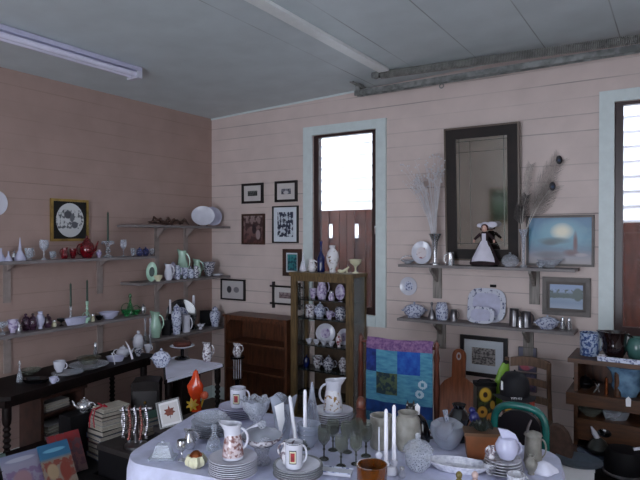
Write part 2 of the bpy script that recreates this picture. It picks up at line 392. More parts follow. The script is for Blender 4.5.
# ------------------------------------------------------------------ the room
def boards(name, c, axis, pitch, phase, line=.045, dark=.45, rough=.55, gain=1.0, xmin=None):
    t = NT(name); t.b.inputs['Roughness'].default_value = rough
    g = t.n('ShaderNodeNewGeometry'); sp = t.n('ShaderNodeSeparateXYZ'); t.l(g.outputs['Position'], sp.inputs[0])
    v = t.math('DIVIDE', t.math('ADD', sp.outputs[axis], -phase+pitch*200), pitch)
    fr = t.math('FRACT', v); idx = t.math('FLOOR', v)
    d = t.math('MINIMUM', fr, t.math('SUBTRACT', 1.0, fr))
    ln = t.math('SUBTRACT', 1.0, t.math('MINIMUM', t.math('DIVIDE', d, line), 1.0))
    wn = t.n('ShaderNodeTexWhiteNoise', noise_dimensions='1D'); t.l(t.math('FLOOR', t.math('ADD', v, .5)), wn.inputs['W'])
    nz = t.ramp(t.noise(1.3, 2, st=(1, 1, 6) if axis == 2 else (1, 1, 1)), [(.42, (0, 0, 0)), (.62, (255, 255, 255))])
    amt = t.math('MULTIPLY', t.math('MULTIPLY', ln, gain), t.math('ADD', t.math('MULTIPLY', wn.outputs[0], .35), t.math('MULTIPLY', nz, .6)))
    if xmin is not None: amt = t.math('MULTIPLY', amt, t.math('GREATER_THAN', sp.outputs[0], xmin))
    n2 = t.noise(5, 4)
    base = t.ramp(n2, [(.3, tuple(x*.95 for x in c)), (.7, c)])
    col = t.mix(t.math('MULTIPLY', amt, 1.0), base, srgb(tuple(x*dark for x in c)))
    t.l(col, t.b.inputs['Base Color']); t.bump(t.math('MULTIPLY', amt, -1.0), .5, .004)
    return t.m
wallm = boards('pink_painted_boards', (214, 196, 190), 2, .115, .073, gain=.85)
leftm = boards('pink_painted_boards_shaded', (170, 144, 136), 2, .115, .073, gain=.45)  # back wall's pink paint darkened; the left wall's shade is in the colour
ceilm = boards('white_painted_ceiling_boards', (206, 216, 220), 0, .455, .0+1.865-.455*4, .012, .5, gain=1.1, xmin=1.7)
floorm = boards('dark_floor_boards', (84, 62, 48), 0, .12, 0, .03, .4)
trimm = M('pale_blue_trim_paint', (212, 222, 222), .45, var=.03)
outm = M('white_weatherboard_paint', (250, 250, 255), .6, var=.02)
XR, YF = 5.3, -6.3
def cz(x): return 2.828+.0375*x
# floor, ceiling
struct('floor', G().box((-.1, YF-.1, -.1), (XR+.1, .1, 0)), floorm)
g = G(); g.add([(-.1, YF-.1, cz(-.1)), (XR+.1, YF-.1, cz(XR+.1)), (XR+.1, .12, cz(XR+.1)), (-.1, .12, cz(-.1)),
                (-.1, YF-.1, cz(-.1)+.1), (XR+.1, YF-.1, cz(XR+.1)+.1), (XR+.1, .12, cz(XR+.1)+.1), (-.1, .12, cz(-.1)+.1)],
               [(0, 1, 2, 3), (7, 6, 5, 4), (0, 4, 5, 1), (1, 5, 6, 2), (2, 6, 7, 3), (3, 7, 4, 0)])
struct('ceiling', g, ceilm)
# wall with holes on y from y0 to y1 thick; holes = [(x0, x1, z0, z1)]
def ywall(name, x0, x1, y0, y1, holes, m):
    g = G(); x = x0
    def pc(a, b, z0, zt=None):
        if zt is None:
            g.add([(a, y0, z0), (b, y0, z0), (b, y1, z0), (a, y1, z0), (a, y0, cz(a)), (b, y0, cz(b)), (b, y1, cz(b)), (a, y1, cz(a))],
                  [(0, 3, 2, 1), (4, 5, 6, 7), (0, 1, 5, 4), (1, 2, 6, 5), (2, 3, 7, 6), (3, 0, 4, 7)])
        else: g.box((a, y0, z0), (b, y1, zt))
    for hx0, hx1, hz0, hz1 in holes:
        pc(x, hx0, 0)
        if hz0 > 0: pc(hx0, hx1, 0, hz0)
        pc(hx0, hx1, hz1); x = hx1
    pc(x, x1, 0)
    return struct(name, g, m)
W1 = (1.225, 1.868, .97, 2.545); W2 = (3.652, 4.29, .97, 2.545)
ywall('wall_back', 0, XR, 0, .1, [W1, W2], wallm)
DOOR = (1.75, 3.65, 0, 2.35)
ywall('wall_front', 0, XR, YF-.1, YF, [DOOR], M('beige_lining', (216, 206, 200), .7, var=.06, scale=2))
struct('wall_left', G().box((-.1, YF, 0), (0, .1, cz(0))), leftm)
# right wall with one window of its own, beyond the frame of the photograph
g = G(); g.box((XR, YF, 0), (XR+.1, -4.4, cz(XR))).box((XR, -2.9, 0), (XR+.1, .1, cz(XR))).box((XR, -4.4, 0), (XR+.1, -2.9, .9)).box((XR, -4.4, 2.3), (XR+.1, -2.9, cz(XR)))
struct('wall_right', g, wallm)
# thin white bead where the back wall meets the ceiling
g = G(); g.add([(0, -.012, cz(0)-.014), (1.8, -.012, cz(1.8)-.014), (1.8, 0, cz(1.8)-.014), (0, 0, cz(0)-.014),
                (0, -.012, cz(0)), (1.8, -.012, cz(1.8)), (1.8, 0, cz(1.8)), (0, 0, cz(0))],
               [(0, 3, 2, 1), (4, 5, 6, 7), (0, 1, 5, 4), (1, 2, 6, 5), (2, 3, 7, 6), (3, 0, 4, 7)])
struct('trim_1', g, trimm)
g = G().box((0, -.015, 0), (XR, 0, .12)); struct('baseboard_back', g, trimm)
g = G().box((0, YF, 0), (.015, 0, .12)); struct('baseboard_left', g, trimm)
sashm = M('dark_sash_wood', (62, 36, 34), .35, scale=6, st=(1, 1, .2), var=.3)
winglass = GL('window_glass', (240, 246, 250), .02, .02)
for i, (x0, x1, z0, z1) in enumerate((W1, W2)):
    t = .092
    g = G().box((x0-t, -.022, z0-t), (x0, 0, z1+t*.85)).box((x1, -.022, z0-t), (x1+t, 0, z1+t*.85)).box((x0, -.022, z1), (x1, 0, z1+t*.85)).box((x0, -.03, z0-t), (x1, 0, z0))
    win = struct('window_%d' % (i+1), g, trimm)
    s = G(); sw = .05
    s.box((x0, .02, z0), (x0+sw, .07, z1)).box((x1-sw*1.1, .02, z0), (x1, .07, z1)).box((x0+sw, .02, z0), (x1-sw, .07, z0+.06)).box((x0+sw, .02, z1-.022), (x1-sw, .07, z1))
    o = bpy.data.objects.new('sash', s.mesh('sash', sashm)); COL.objects.link(o); o.parent = win
    o = bpy.data.objects.new('pane', G().box((x0+sw, .043, z0+.06), (x1-sw, .047, z1-.022)).mesh('pane', winglass)); COL.objects.link(o); o.parent = win
    o = bpy.data.objects.new('catch', G().ball((x1-.02, .012, 1.72), .012, 8).box((x1-.026, .008, 1.66), (x1-.016, .02, 1.72)).mesh('catch', silver)); COL.objects.link(o); o.parent = win
# outside: neighbour's weatherboard wall and two fences
g = G()
for k in range(26): 
    z = .6+k*.15
    g.add([(-1.5, 2.2, z), (7, 2.2, z), (7, 2.26, z+.15), (-1.5, 2.26, z+.15)], [(0, 1, 2, 3)])
g.box((-1.5, 2.27, .6), (7, 2.35, 4.6))
struct('trim_2', g, outm)
struct('trim_3', G().box((-1.5, 2.2, -.2), (7, 2.4, .6)), M('grey_footing', (120, 112, 130), .8))
struct('ground_outside', G().box((-4, .1, -.3), (9, 6, -.1)), M('grey_ground', (110, 104, 96), .9))
pal = M('red_brown_palings', (110, 58, 42), .6, scale=5, st=(6, 6, 1), var=.35)
parts = []
g = G(); x = .55; k = 0
while x < 2.35:
    parts.append(P('paling', G().box((x, .5, -.1), (x+.075, .52, 1.895)), pal)); x += [.083, .083, .125][k % 3]; k += 1
parts += [P('rail', G().box((.5, .52, z), (2.45, .56, z+hh)), pal) for z, hh in ((.5, .09), (1.76, .135), (1.36, .22))]
parts += [P('back_board', G().box((.45, .60, -.1), (2.5, .62, 1.62)), M('faded_back_boards', (92, 66, 66), .7, var=.3, scale=8))]
thing('paling_fence', 'red-brown paling fence with gaps seen through the lower half of the nearer-the-corner window', 'fence', (0, 0, 0), parts)
parts = []
for k in range(22):
    z = .05+k*.077
    parts.append(P('slat', G().box((3.2, .5-.004*(k % 2), z), (5.4, .52, z+.0765)), pal))
parts += [P('post', G().box((x, .52, -.1), (x+.09, .6, 1.77)), pal) for x in (3.3, 3.95, 5.2)]
thing('slat_fence', 'brown horizontal slat fence seen through the right-hand window', 'fence', (0, 0, 0), parts)
# light: the wide doorway and the side window behind the camera
def area(name, loc, rot, sx, sy, e, c):
    d = bpy.data.lights.new(name, 'AREA'); d.shape = 'RECTANGLE'; d.size = sx; d.size_y = sy; d.energy = e; d.color = c
    o = bpy.data.objects.new(name, d); COL.objects.link(o); o.location = loc; o.rotation_euler = rot
area('doorway_daylight', (2.70, YF-.05, 1.2), (R(90), 0, 0), 1.85, 2.2, 53, (.78, .84, 1))
if 0: area('side_window_daylight', (XR+.04, -3.65, 1.6), (R(90), 0, R(90)), 1.4, 1.3, SIDEL, (.78, .86, 1))
w = bpy.data.worlds.new('world'); S.world = w; w.use_nodes = True
w.node_tree.nodes['Background'].inputs[0].default_value = (.82, .9, 1, 1); w.node_tree.nodes['Background'].inputs[1].default_value = 5.0
S.view_settings.view_transform = 'Standard'; S.view_settings.look = 'None'; S.view_settings.gamma = 1; S.view_settings.use_curve_mapping = False
S.view_settings.exposure = 0

# ceiling: boxed beam cover, fluorescent batten, door track with its long spring
g = G().box((2.085, YF+.02, 2.885), (2.17, -.40, cz(2.085)-.001)); 
thing('ceiling_batten', 'long white boxed strip running across the ceiling to the wall track', 'ceiling trim', (0, 0, 0), [P('ceiling_batten', g, M('white_strip_paint', (236, 240, 240), .4, var=.02))])
g = G().box((-.05, -1.2, -.03), (.05, 0, 0))
tubem = M('unlit_white_tube', (226, 224, 244), .2, var=.02)
parts = [P('housing', G().box((-.06, -2.4, -.03), (.06, 0, -.001)), M('batten_enamel', (190, 190, 214), .35, var=.03)),
         P('tube', G().tube([(.03, -2.36, -.052), (.03, -.04, -.052)], .019, 12), tubem), P('tube', G().tube([(-.025, -2.36, -.052), (-.025, -.04, -.052)], .019, 12), tubem),
         P('end_cap', G().box((-.055, -.04, -.08), (.06, 0, -.03)), M('end_cap_white', (200, 200, 215), .4)),
         P('end_cap', G().box((-.055, -2.4, -.08), (.06, -2.36, -.03)), M('end_cap_white', (200, 200, 215), .4))]
thing('fluorescent_light', 'unlit twin-tube fluorescent batten on the ceiling above the left wall', 'ceiling light', (.70, -1.53, cz(.64)), parts)
steel = M('galvanised_steel', (150, 152, 150), .45, .3, var=.3)
dsteel = M('dark_steel', (70, 70, 72), .45, .8, var=.3)
g = G().box((1.775, -.175, 2.832), (4.6, -.125, 2.842)).box((1.775, -.180, 2.800), (4.6, -.172, 2.842)).box((1.775, -.128, 2.800), (4.6, -.120, 2.842))
sp = G()
for i in range(230):
    x = 2.08+i*.0105; sp.lathe([(.024, -.0042), (.031, 0), (.024, .0042)], 12, (0, 0, 0)); sp.xf(T(x, -.345, 2.882-.024*(x-2.08), ry=pi/2), len(sp.v)-36)
parts = [P('track', g.xf(T(ry=R(-.5)) @ T(z=-.0)).xf(T(z=-.0155)), steel), P('bracket', G().box((1.765, -.19, 2.80), (1.805, -.11, cz(1.765)-.001)).box((1.80, -.345, 2.862), (1.83, -.12, 2.872)), steel),
         P('rod', G().tube([(2.03, -.345, 2.882), (4.55, -.345, 2.824)], .020, 8), dsteel),
         P('spring', sp, M('spring_steel', (170, 170, 166), .5, .2, var=.2)),
         P('pulley', G().lathe([(0, -.012), (.032, -.012), (.024, 0), (.032, .012), (0, .012)], 14).xf(T(2.04, -.365, 2.885, rx=pi/2)), steel),
         P('hanger', G().box((2.00, -.36, 2.87), (2.02, -.33, cz(2))).box((4.5, -.36, 2.87), (4.52, -.33, cz(4.5))), steel)]
thing('door_track', 'galvanised sliding-door track with long coiled spring along the top of the back wall', 'door track', (0, 0, 0), parts)
p, s = hit(444, 82, 1, -.148)
g = G().tube([(0, 0, .06), (0, 0, .02)], .002, 5).tube([(.016*sin(a*pi/6), 0, .004+.016*cos(a*pi/6)) for a in range(12)], .0045, 6, closed=True)
thing('hook_ring', 'small metal ring hanging from the ceiling track above the tall mirror', 'ring', (p.x, -.20, p.z-.045), [P('hook_ring', g, steel)])

# ------------------------------------------------------------------ wall shelves
def bracket(x, y0, z, d, hgt, along):  # L bracket under a shelf; along = 'x' wall or 'y' wall
    pass
def wall_shelf(label, axis, a, b, z, d, brs, strip=None, m=shelfpaint, drop=.22, up=0):
    # axis 'L': on the left wall from y=a to y=b; axis 'B': on the back wall from x=a to x=b. z = top face
    g = G(); parts = []
    if axis == 'L': g.box((.001, a, z-.02), (d, b, z))
    else: g.box((a, -d, z-.02), (b, -.001, z))
    parts.append(P('board', g, m))
    for q in brs:
        h = G()
        if axis == 'L':
            h.box((.001, q-.026, z-drop), (.012, q+.026, z-.021)); h.ext([(.018, z-.021), (d*.45, z-.021), (d*.45, z-.027), (.018, z-drop*.25)], q-.005, q+.005)
        else:
            h.box((q-.035, -.018, z-drop), (q+.035, -.001, z-.021))
            s0 = len(h.v); h.ext([(0, 0), (d*.75, 0), (d*.75, -.015), (.0, -drop*.45)], -.011, .011); h.xf(T(q, -.018, z-.021, rz=-pi/2), s0)
        parts.append(P('bracket', h, glide if axis == 'B' else M('bracket_paint', (156, 142, 138), .6, var=.08)))
    return thing('wall_shelf', label, 'shelf', (0, 0, 0), parts)
def ly(px, x): return hit(px, 240, 0, x)[0].y
def bx(px, y): return hit(px, 240, 1, y)[0].x
Z1, Z2, ZA, ZB, ZC, ZU, ZL = 1.470, .972, 1.735, 1.248, .755, 1.42, .996
wall_shelf('long grey shelf on the left wall under the oval portrait', 'L', -2.75, ly(157, .22), Z1, .22, [ly(14, .1), ly(107, .1)], drop=.3)
wall_shelf('long grey shelf on the left wall just above the dark table', 'L', -2.75, ly(150, .22), Z2, .22, [ly(14, .1), ly(107, .1)], drop=.3)
wall_shelf('highest corner shelf, holding driftwood and a platter', 'L', ly(137, .25), -.002, ZA, .25, [ly(160, .05), ly(189, .05)], drop=.44)
wall_shelf('middle corner shelf crowded with small mint and blue jugs', 'L', ly(140, .25), -.002, ZB, .25, [ly(160, .05), ly(189, .05)], drop=.44)
wall_shelf('lowest corner shelf behind the cake stand, left of the bookcase', 'L', ly(150, .25), -.002, ZC, .25, [ly(160, .05), ly(189, .05)], drop=.3)
wall_shelf('grey back-wall shelf under the tall mirror', 'B', bx(398, -.2), bx(575, -.2), ZU, .2, [bx(438, 0), bx(535, 0)], drop=.27)
wall_shelf('grey back-wall shelf holding tankards and platters', 'B', bx(397, -.2), bx(574, -.2), ZL, .2, [bx(442, 0), bx(529, 0)], drop=.24)

# ------------------------------------------------------------------ pictures
def hang_back(x0, y0, x1, y1, b, fm, mm, mw, pm, label, cat='picture', name='framed_picture', tilt=0):
    a, s = hit(x0, y0, 1, 0); c, _ = hit(x1, y1, 1, 0)
    a2, _ = hit(x0, y1, 1, 0); c2, _ = hit(x1, y0, 1, 0)
    zt = (a.z+c2.z)/2; zb = (a2.z+c.z)/2
    return thing(name, label, cat, ((a.x+c.x)/2, -.002, zb), frame(c.x-a.x, zt-zb, b, fm, mm, mw, pm), rot=(0, tilt, 0))
fblack = M('black_frame', (24, 20, 22), .35); fbrown = M('brown_frame', (76, 48, 40), .4, var=.3, scale=10); fgrey = M('grey_wood_frame', (104, 96, 92), .5, var=.2, scale=12)
mount = M('cream_mount_board', (205, 198, 196), .8, var=.02); wmount = M('white_mount_board', (214, 220, 228), .8, var=.02)
hang_back(243, 183.5, 264, 203.5, .022, fblack, mount, .05, PIC('small_landscape_print', [(0, (70, 74, 74)), (1, (104, 108, 104))], 5), 'small black-framed landscape print, left of the upper pair by the window')
hang_back(276, 181, 298, 202, .022, fblack, mount, .05, PIC('small_bridge_print', [(0, (90, 92, 106)), (1, (150, 150, 160))], 7, spots=[(.5, .3, .3, .35, (190, 188, 190))]), 'small black-framed print with a pale arch, right of the upper pair by the window')
hang_back(243, 214, 265.5, 244.5, .018, fbrown, None, 0, PIC('autumn_figure_print', [(0, (96, 62, 58)), (.5, (120, 92, 90)), (1, (150, 132, 130))], 4, ncol=(70, 48, 50), spots=[(.55, .5, .12, .2, (48, 36, 42)), (.75, .3, .12, .2, (160, 140, 140))]), 'brown-framed reddish picture of a figure, left of the floral print')
hang_back(273.5, 206, 299, 243, .012, fblack, wmount, .045, PIC('blue_floral_block_print', [(0, (196, 204, 214)), (1, (196, 204, 214))], 6, ncol=(42, 50, 72), nthr=(.47, .5)), 'white-mounted blue-black floral block print beside the window trim')
hang_back(284, 249, 302, 276, .035, fbrown, wmount, .014, PIC('teal_picture', [(0, (40, 110, 116)), (1, (60, 140, 142))], 5, ncol=(24, 70, 84)), 'small brown-framed teal picture above the display cabinet corner')
hang_back(222, 279, 246, 300, .016, fblack, mount, .0, PIC('two_portraits', [(0, (188, 182, 182)), (1, (194, 188, 188))], spots=[(.33, .5, .12, .22, (52, 50, 56)), (.66, .5, .14, .18, (120, 116, 122))]), 'black-framed sheet with two tiny portraits above the low bookcase')
# log-cabin style frame whose bars cross at the corners
a, s = hit(274, 283, 1, 0); c, _ = hit(301, 307, 1, 0); wd = c.x-a.x; hh = a.z-c.z-.03
g = G()
for z in (0, hh-.014): g.box((-wd/2-.03, -.026, z), (wd/2+.03, -.012, z+.016))
for x in (-wd/2, wd/2-.016): g.box((x, -.03, -.035), (x+.016, -.001, hh+.035))
thing('framed_picture', 'rustic frame with crossed corner sticks, half behind the display cabinet', 'picture', ((a.x+c.x)/2, -.002, c.z+.01),
      [P('frame', g, fblack), P('mount', G().box((-wd/2+.016, -.010, .016), (wd/2-.016, -.004, hh-.014)), mount),
       P('picture', G().box((-wd/2+.07, -.013, .06), (wd/2-.05, -.009, hh-.06)), PIC('sepia_print', [(0, (130, 110, 112)), (1, (160, 146, 146))], 5, ncol=(90, 70, 76)))])
hang_back(527, 215.5, 594.5, 266, .016, fgrey, None, 0, PIC('moonlit_sea_painting', [(0, (150, 140, 140)), (.2, (120, 118, 132)), (.3, (84, 110, 132)), (.55, (74, 132, 158)), (1, (70, 112, 148))], 5, ncol=(90, 140, 160), zr=(.3, 1), nthr=(.5, .75),
     edge=.13, spots=[(.52, .68, .42, .36, (110, 160, 178)), (.54, .7, .2, .2, (226, 220, 196)), (.42, .5, .3, .09, (70, 96, 104)), (.35, .45, .16, .07, (62, 82, 92)), (.75, .44, .045, .30, (92, 34, 40)), (.68, .24, .15, .09, (92, 54, 60)), (.84, .2, .12, .05, (150, 140, 146)), (.35, .2, .3, .09, (84, 84, 96))]), 'wide moonlit sea painting with a red-brown post in the water', 'painting', 'sea_painting')
hang_back(543, 277.5, 591, 315.5, .03, fgrey, M('dark_slip', (92, 84, 80), .6), .02, PIC('lake_painting', [(0, (150, 164, 186)), (.25, (120, 140, 168)), (.42, (128, 148, 172)), (.46, (46, 66, 72)), (.62, (60, 84, 92)), (.7, (130, 150, 184)), (1, (118, 142, 184))], 5, ncol=(44, 70, 66), zr=(.42, .8), spots=[(.85, .6, .16, .3, (40, 66, 62))]), 'wood-framed painting of a lake with dark trees below the sea painting', 'painting', 'lake_painting')
hang_back(461, 336, 508, 376.5, .03, fblack, wmount, .06, PIC('ink_street_print', [(0, (160, 152, 148)), (1, (170, 164, 162))], 8, ncol=(92, 86, 88), nthr=(.45, .55)), 'broad black-framed ink print beside the brown cutting board')
hang_back(519, 347, 537, 371, .001, fgrey, None, 0, PIC('rose_card_upper', [(0, (90, 84, 110)), (1, (112, 112, 132))], spots=[(.4, .25, .38, .25, (214, 110, 130)), (.7, .3, .2, .2, (190, 150, 160))]), 'small card with a pink rose pinned right under the lower shelf bracket', 'card', 'picture_card')
hang_back(521, 373, 537, 391, .001, fgrey, None, 0, PIC('rose_card_lower', [(0, (104, 70, 96)), (1, (90, 92, 120))], 4, ncol=(60, 60, 90), spots=[(.5, .6, .3, .2, (190, 100, 130))]), 'second rose card behind the chair back, below the first', 'card', 'picture_card')
# oval portrait on the left wall
a, s = hit(49.5, 199, 0, 0); b_, _ = hit(87, 241, 0, 0)
w_ = b_.y-a.y; h_ = .325
gold = M('gold_leaf_frame', (176, 146, 82), .35, .6, var=.2)
fr = frame(w_, h_, .018, gold, None, 0, M('black_velvet_mount', (16, 14, 14), .8))
fr[1] = P('mount', fr[1][1], M('black_velvet_mount', (16, 14, 14), .8))
ov = G().lathe([(0, 0), (.118, 0), (.118, .004), (0, .004)], 32, sy=1.12); ov.xf(T(0, -.013, h_/2, rx=pi/2))
ov2 = PIC('flower_posy_etching', [(0, (196, 198, 200)), (1, (206, 208, 210))], 9, ncol=(90, 92, 98), nthr=(.5, .58), zr=(.25, .8), spots=[(.42, .66, .16, .13, (70, 72, 80)), (.66, .36, .13, .11, (84, 86, 94)), (.56, .55, .08, .12, (96, 98, 104))])
fr.append(P('oval_picture', ov, ov2))
thing('framed_picture', 'gilt square frame with a black mount around an oval flower drawing on the left wall', 'picture', (.002, (a.y+b_.y)/2, 1.603), fr, rot=(0, 0, pi/2))
# plate hanging at the left edge, plate on the back wall
a, s = hit(-4, 203, 0, 0)
g = G().lathe([(0, 0), (.05, 0), (.075, .008), (.075, .012), (.05, .006), (0, .006)], 28, sy=1.15).xf(T(0, 0, 0, rx=pi/2))
thing('wall_plate', 'oval white plate hung on the left wall, cut by the picture edge', 'plate', (.001, a.y, a.z), [P('wall_plate', g, bone)], rot=(0, 0, pi/2))
a, s = hit(409, 286, 1, 0)
g = G().lathe([(0, 0), (.045, 0), (.075, .01), (.075, .014), (.045, .006), (0, .006)], 28).xf(T(0, -.001, 0, rx=pi/2))
c = G().lathe([(0, 0.008), (.038, .008), (.038, .006), (0, .006)], 20).xf(T(0, -.001, 0, rx=pi/2))
thing('wall_plate', 'small white plate with a blue centre hung between the two back-wall shelves', 'plate', (a.x, 0, a.z), [P('body', g, bone), P('centre_pattern', c, bluechina)])
# the tall mirror
mir = NT('mirror_glass'); mir.b.inputs['Metallic'].default_value = 1; mir.b.inputs['Roughness'].default_value = .06; mir.b.inputs['Base Color'].default_value = (.66, .66, .62, 1)
mw, mh = .538, .99
fm = M('dark_mirror_frame', (34, 22, 19), .7, scale=8, var=.4)
parts = frame(mw, mh, .075, fm, None, 0, mir.m); parts[1] = P('glass', parts[1][1], mir.m)
g = G()
bv = M('bevel_line', (84, 84, 78), .3, .5)
for (x0, z0, x1, z1) in ((-.17, .10, -.165, .92), (.165, .10, .17, .92), (-.19, .115, .19, .12), (-.19, .89, .19, .895), (-.19, .81, .19, .814), (-.085, .12, -.081, .89)): g.box((x0, -.0145, z0), (x1, -.0132, z1))
parts.append(P('etched_lines', g, bv))
g = G(); mx = mw/2+.012
for (x0, z0, x1, z1) in ((-mx, -.012, mx, 0), (-mx, mh, mx, mh+.012), (-mx, 0, -mw/2, mh), (mw/2, 0, mx, mh)): g.box((x0, -.03, z0), (x1, -.001, z1))
parts.append(P('outer_moulding', g, M('brown_moulding', (98, 82, 70), .4)))
thing('wall_mirror', 'tall dark-framed mirror with etched lines standing over the doll', 'mirror', (2.765, -.004, 1.468), parts, rot=(R(3), 0, 0))
# things on the wall behind the camera that the mirror shows
thing('framed_picture', 'green landscape in a gilt frame on the far wall, seen only in the mirror', 'picture', (1.25, YF+.002, 1.22), frame(.36, .62, .03, M('dull_gilt', (120, 100, 60), .4), None, 0, PIC('green_landscape', [(0, (60, 84, 60)), (.5, (120, 150, 130)), (1, (190, 206, 200))], 3, ncol=(50, 80, 60), nthr=(.5, .6))), rot=(0, 0, pi))
# ------------------------------------------------------------------ furniture
def turned(h, r, twist=True):
    pr = [(0, 0), (r*1.1, 0), (r*1.1, h*.06)]
    n = 14
    for i in range(n): z = h*(.1+.76*i/n); pr += [(r*.6, z), (r, z+h*.027)]
    pr += [(r*1.1, h*.88), (r*1.1, h), (0, h)]; return pr
# dark table with twisted legs along the left wall
DT = (.395, -1.88); DA = R(8); DZ = .70
DTLEN, DTW = 1.36, .46
L = G().slab([(-DTW/2, -DTLEN/2), (DTW/2-.06, -DTLEN/2), (DTW/2, -DTLEN/2+.06), (DTW/2, DTLEN/2-.06), (DTW/2-.06, DTLEN/2), (-DTW/2, DTLEN/2)], DZ-.025, DZ)
ap = G().box((-DTW/2+.03, -DTLEN/2+.05, DZ-.075), (DTW/2-.04, DTLEN/2-.05, DZ-.025))
parts = [P('tabletop', L, darkwood), P('apron', ap, darkwood)]
for x in (-DTW/2+.06, DTW/2-.075):
    for y in (-DTLEN/2+.09, DTLEN/2-.09):
        parts.append(P('leg', G().lathe(turned(DZ-.075, .024), 12, (x, y, 0)), darkwood))
thing('side_table', 'dark stained table with twisted legs below the left wall shelves', 'table', (DT[0], DT[1], 0), parts, rz=DA)
# small bookcase under it
def bookcase(w, d, h, zs, m, back=True, name_arch=False):     # faces -y, back on y = 0
    g = G().box((-w/2, -d, 0), (-w/2+.022, 0, h-.02)); g2 = G().box((w/2-.022, -d, 0), (w/2, 0, h-.02))
    p = [P('side_panel', g, m), P('side_panel', g2, m), P('top', G().box((-w/2-.012, -d-.012, h-.02), (w/2+.012, 0, h)), m)]
    if back: p.append(P('back_panel', G().box((-w/2+.022, -.012, .05), (w/2-.022, 0, h-.02)), m))
    for z in zs: p.append(P('shelf', G().box((-w/2+.022, -d+.01, z-.018), (w/2-.022, -.012, z)), m))
    return p
pb = bookcase(.36, .2, .60, (.06, .30, .48), M('dim_red_wood', (62, 36, 28), .5, var=.3))
thing('small_bookcase', 'little red-brown bookcase tucked under the dark table', 'bookcase', (.33, -2.03, 0), pb, rz=pi/2+DA)
bc = [M('book_%s' % n, c, .5, var=.1) for n, c in (('grey', (150, 148, 150)), ('cream', (190, 184, 170)), ('dark', (40, 36, 44)), ('maroon', (90, 26, 44)), ('blue', (60, 70, 96)), ('brown', (96, 76, 62)), ('black', (26, 24, 28)), ('green', (50, 92, 80)))]
def stack(x, y, z, dims, rz, lab, group, name='book'):
    for i, (w, d, t, m) in enumerate(dims):
        thing(name, lab(i, len(dims)), 'book', (x+random.uniform(-.006, .006), y+random.uniform(-.006, .006), z), book(w, d, t, m), rz=rz+random.uniform(-.08, .08), group=group); z += t+.0008
    return z
ORD = ['bottom', 'second', 'third', 'fourth', 'fifth', 'sixth', 'seventh', 'eighth', 'ninth', 'tenth', 'eleventh', 'twelfth']
def ol(i, n, what, where):
    if i == n-1: return 'topmost %s of %s' % (what, where)
    if i == 0: return 'lowest %s of %s' % (what, where)
    return '%s %s from the bottom of %s' % (ORD[i], what, where)
c8, s8 = cos(DA), sin(DA)
stack(.43, -2.03, .483, [(.15, .2, .016, bc[0]), (.14, .19, .02, bc[1]), (.14, .19, .014, bc[0])], DA, lambda i, n: ol(i, n, 'grey book', 'three on the shelf under the dark table'), 'books on the upper shelf of the small bookcase')
stack(.43, -2.03, .303, [(.15, .2, .022, bc[0]), (.14, .19, .018, bc[2]), (.15, .19, .02, bc[1]), (.13, .18, .018, bc[0])], DA, lambda i, n: ol(i, n, 'pale book', 'four low under the dark table'), 'books on the middle shelf of the small bookcase')
# sewing-table like desk in the corner, with a white cloth
g = G().slab([(.645, -1.235), (1.145, -1.685), (1.145, -1.10), (.66, -1.10)], .66, .685)
parts = [P('desktop', g, darkwood), P('drawer_case', G().box((.95, -1.50, .12), (1.12, -1.32, .66)), darkwood)]
dr = M('dark_drawer_front', (30, 24, 26), .3, var=.3)
pm_ = T(1.015, -1.715, 0, rz=YAW+.15) @ Matrix.Scale(1.09, 4, (0, 0, 1))
parts.append(P('drawer_pedestal', G().box((-.09, -.075, .10), (.09, .075, .60)).ext([(-.095, .60), (.095, .60), (.085, .625), (0, .635), (-.085, .625)], -.08, .08).xf(pm_), darkwood))
for i in range(3): parts.append(P('drawer', G().box((-.078, -.084, .13+i*.155), (.078, -.075, .265+i*.155)).xf(pm_), dr, [P('handle', G().ball((0, -.09, .197+i*.155), .010, 8).xf(pm_), brass)]))
for x, y in ((.69, -1.14), (1.11, -1.13), (1.10, -1.60)): parts.append(P('leg', G().lathe(turned(.66, .022), 10, (x, y, 0)), darkwood))
thing('corner_desk', 'black carved desk with drawers in the corner, under a white cloth', 'desk', (0, 0, 0), parts)
clothm = M('white_cloth', (222, 222, 240), .8, scale=9, var=.05)
g = G(); nx, ny = 16, 20
vs = []
for j in range(ny+1):
    for i in range(nx+1):
        u = .665+.475*i/nx; v0 = -1.24-.42*i/nx; v = v0+(-1.11-v0)*j/ny
        vs.append((u, v, .6885+.0015*sin(u*30)+.0012*sin(v*26)))
g.add(vs, [(j*(nx+1)+i, j*(nx+1)+i+1, (j+1)*(nx+1)+i+1, (j+1)*(nx+1)+i) for j in range(ny) for i in range(nx)])
g2 = [(1.185, -1.64), (1.185, -1.12)]
g.ext([(1.139, .6885), (1.146, .6885), (1.149, .667), (1.143, .665)], -1.655, -1.115)
thing('table_runner', 'white cloth laid over the black corner desk', 'cloth', (0, 0, 0), [P('table_runner', g, clothm)])
DK = .692
# low bookcase by the corner
BX0, BX1 = .405, 1.125
pb = bookcase(BX1-BX0, .25, .905, (.08, .40, .66), redwood)
pb.append(P('arched_apron', G().ext([(-.335, .885), (.335, .885), (.335, .82), (.30, .86), (-.30, .86), (-.335, .82)], -.245, -.23), redwood))
thing('low_bookcase', 'empty red-brown bookcase with two shelves beside the display cabinet', 'bookcase', ((BX0+BX1)/2, -.017, 0), pb)
